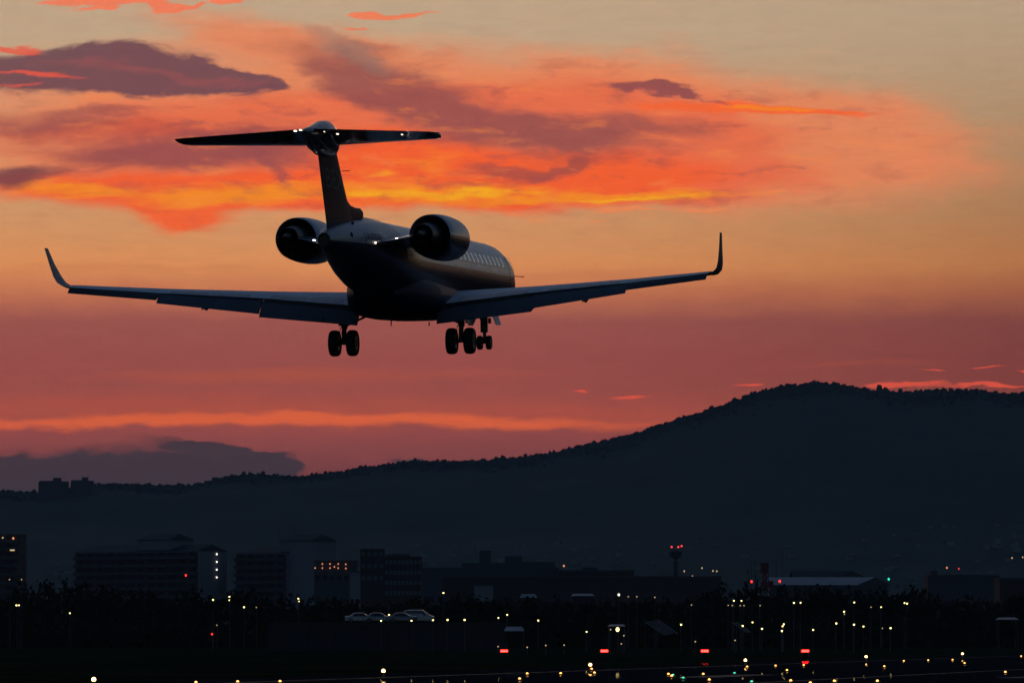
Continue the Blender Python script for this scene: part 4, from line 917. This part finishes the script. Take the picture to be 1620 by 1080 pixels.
def car(px, kind, m_, label, flip=1, Y=762):
    q = at(px, 984, Y); t = thing('parked_car', label, 'car', (q.x, Y, zd), 0, 'cars parked on the deck')
    if kind == 'van': prof = [(-2.3, .35, .95), (-2.28, 1.0, 1.0), (-2.1, 1.72, .98), (-1.0, 1.88, .98), (.6, 1.86, .98), (1.15, 1.5, .96), (1.75, 1.08, .95), (2.28, .92, .9), (2.35, .4, .9)]
    else: prof = [(-2.2, .35, .88), (-2.2, .92, .9), (-1.5, 1.0, .9), (-.95, 1.38, .84), (-.2, 1.47, .84), (.45, 1.40, .84), (1.15, 1.0, .9), (2.1, .84, .88), (2.2, .4, .86)]
    w = MB(); rings = []
    for x, z, hw in prof:
        top = hw * (.72 if z > 1.1 else .95); mid = min(z - .02, .85)
        rings.append([(flip * x, -hw, .3), (flip * x, -hw, mid), (flip * x, -top, z - .03), (flip * x, -top * .8, z), (flip * x, top * .8, z), (flip * x, top, z - .03), (flip * x, hw, mid), (flip * x, hw, .3)])
    w.loft(rings); w.build('body', m_, t, 35)
    for sy in (-1, 1):
        w = MB(); zz = 1.72 if kind == 'van' else 1.36; a, b = (-1.95, .75) if kind == 'van' else (-.95, .55)
        w.add([(flip * (a - .1), sy * .905, .95), (flip * (b + .35), sy * .905, .95), (flip * b, sy * (.79 if kind == 'van' else .70), zz), (flip * (a + .15), sy * (.79 if kind == 'van' else .70), zz)], [(0, 1, 2, 3)]); w.build('side_window', M_glass, t)
    for sx in (-1.35, 1.4):
        for sy in (-1, 1):
            w = MB(); w.lathe([(-.11, .2), (-.11, .3), (-.08, .33), (.08, .33), (.11, .3), (.11, .2)], lambda a, c, s_: (sx + c, sy * .84 + a, .33 + s_), 18, True); o = w.build('wheel', M_rub, t, 40)
            w = MB(); w.lathe([(-.115, .02), (-.115, .2), (.115, .2), (.115, .02)], lambda a, c, s_: (sx + c, sy * .84 + a, .33 + s_), 12, True); w.build('rim', M_gear, o)
    for sy in (-.6, .6):
        part_box('headlamp', t, (flip * 2.22, sy, .7), (.1, .3, .14), M_glass); part_box('tail_lamp_or_glint', t, (-flip * 2.22, sy, .8), (.08, .2, .2), M_redp)
car(570, 'sedan', M_carw, 'white sedan at the left end of the parked row'); car(598, 'sedan', M_carg, 'silver sedan between the white sedan and the dark one')
car(636, 'sedan', M_card, 'dark sedan parked in front of the white van', 1, 758); car(662, 'van', M_carw, 'white van standing tallest in the parked row', 1, 766)
# small sheds and roofs at the field's edge
def shed_roof(label, a, b, top, eave, Y, m_=M_sheetm, slope=0.0, open_=False):
    k = Y / F; t = thing('field_shed', label, 'shed', (at(a, 993, Y).x, Y, 0)); zt, ze = at(0, top, Y).z, at(0, eave, Y).z; wd = (b - a) * k
    if open_:
        for fx in (.06, .94):
            for y in (.1, 3.9): part_box('post', t, (wd * fx, y, ze / 2), (.12, .12, ze), M_pole)
    else: part_box('wall', t, (wd / 2, 2, ze / 2), (wd * .92, 3.8, ze), M_slate)
    w = MB(); w.add([(0, -.3, ze), (wd, -.3, ze + slope), (wd, 4.3, ze + slope), (0, 4.3, ze), (wd * .12, 2, zt), (wd * .88, 2, zt + slope)], [(0, 1, 5, 4), (2, 3, 4, 5), (0, 4, 3), (1, 2, 5), (3, 2, 1, 0)]); w.build('roof', m_, t)
    if not open_: part_box('door', t, (wd / 2, -.0, min(2, ze * .8) / 2), (wd * .2, .4, min(2, ze * .8)), M_brk)
    return t
shed_roof('open shelter with a pale hipped roof behind the first glide-path unit', 797, 830, 990.5, 997.5, 720, open_=True)
shed_roof('open shed lit by the brightest yellow lamp', 962, 990, 987, 990, 720, open_=True)
shed_roof('low shed with a pale flat roof among the trees below the depot', 822, 850, 939, 945, 1180); shed_roof('long low pale roof among the trees below the pier', 903, 941, 938.5, 942, 1180)
shed_roof('low roof with a pale sloping edge below the lattice mast', 1190, 1234, 938, 941, 1180, M_sheetm, -.35); shed_roof('open shelter with a thin pale roof below the dark brick hall', 1578, 1612, 976, 979.5, 860, open_=True)
for n_, (a, b, lab) in enumerate((((1021, 983), (1052, 1004), 'sloping canopy of five pale ribs beside the low service lamp'), ((1160, 984), (1182, 1000), 'short sloping canopy of two pale ribs by the service road'))):
    Y = 735; p0, p1 = at(*a, Y), at(*b, Y - 6); t = thing('ribbed_canopy', lab, 'canopy', (p0.x, Y, 0)); nb = 5 if n_ == 0 else 2
    for j in range(nb):
        dx = j * .42; w = MB(); w.tube([(dx, 0, p0.z + .08 * j), (p1.x - p0.x + dx, -6, max(.3, p1.z + .06 * j))], .05, 6); w.build('rib', M_sheetm, t)
    for j in (0, nb - 1):
        w = MB(); w.tube([(j * .42, 0, 0), (j * .42, 0, p0.z + .08 * j)], .06, 6); w.build('post', M_conc, t)

# ------------------------------------------------------------------ haze
hz = MB(); hz.box((0, 5250, 175), (18400, 18000, 352)); hzo = struct(hz.build('haze', None), 'stuff')
tag(hzo, 'thin blue evening haze over the plain', 'haze')
mh = bpy.data.materials.new('evening_haze'); mh.use_nodes = True; nt = mh.node_tree; nt.nodes.clear()
pv = nt.nodes.new('ShaderNodeVolumePrincipled'); pv.inputs['Color'].default_value = (.50, .69, 1, 1); pv.inputs['Density'].default_value = 3.4e-5
om = nt.nodes.new('ShaderNodeOutputMaterial'); nt.links.new(pv.outputs[0], om.inputs['Volume'])
hzo.data.materials.append(mh)
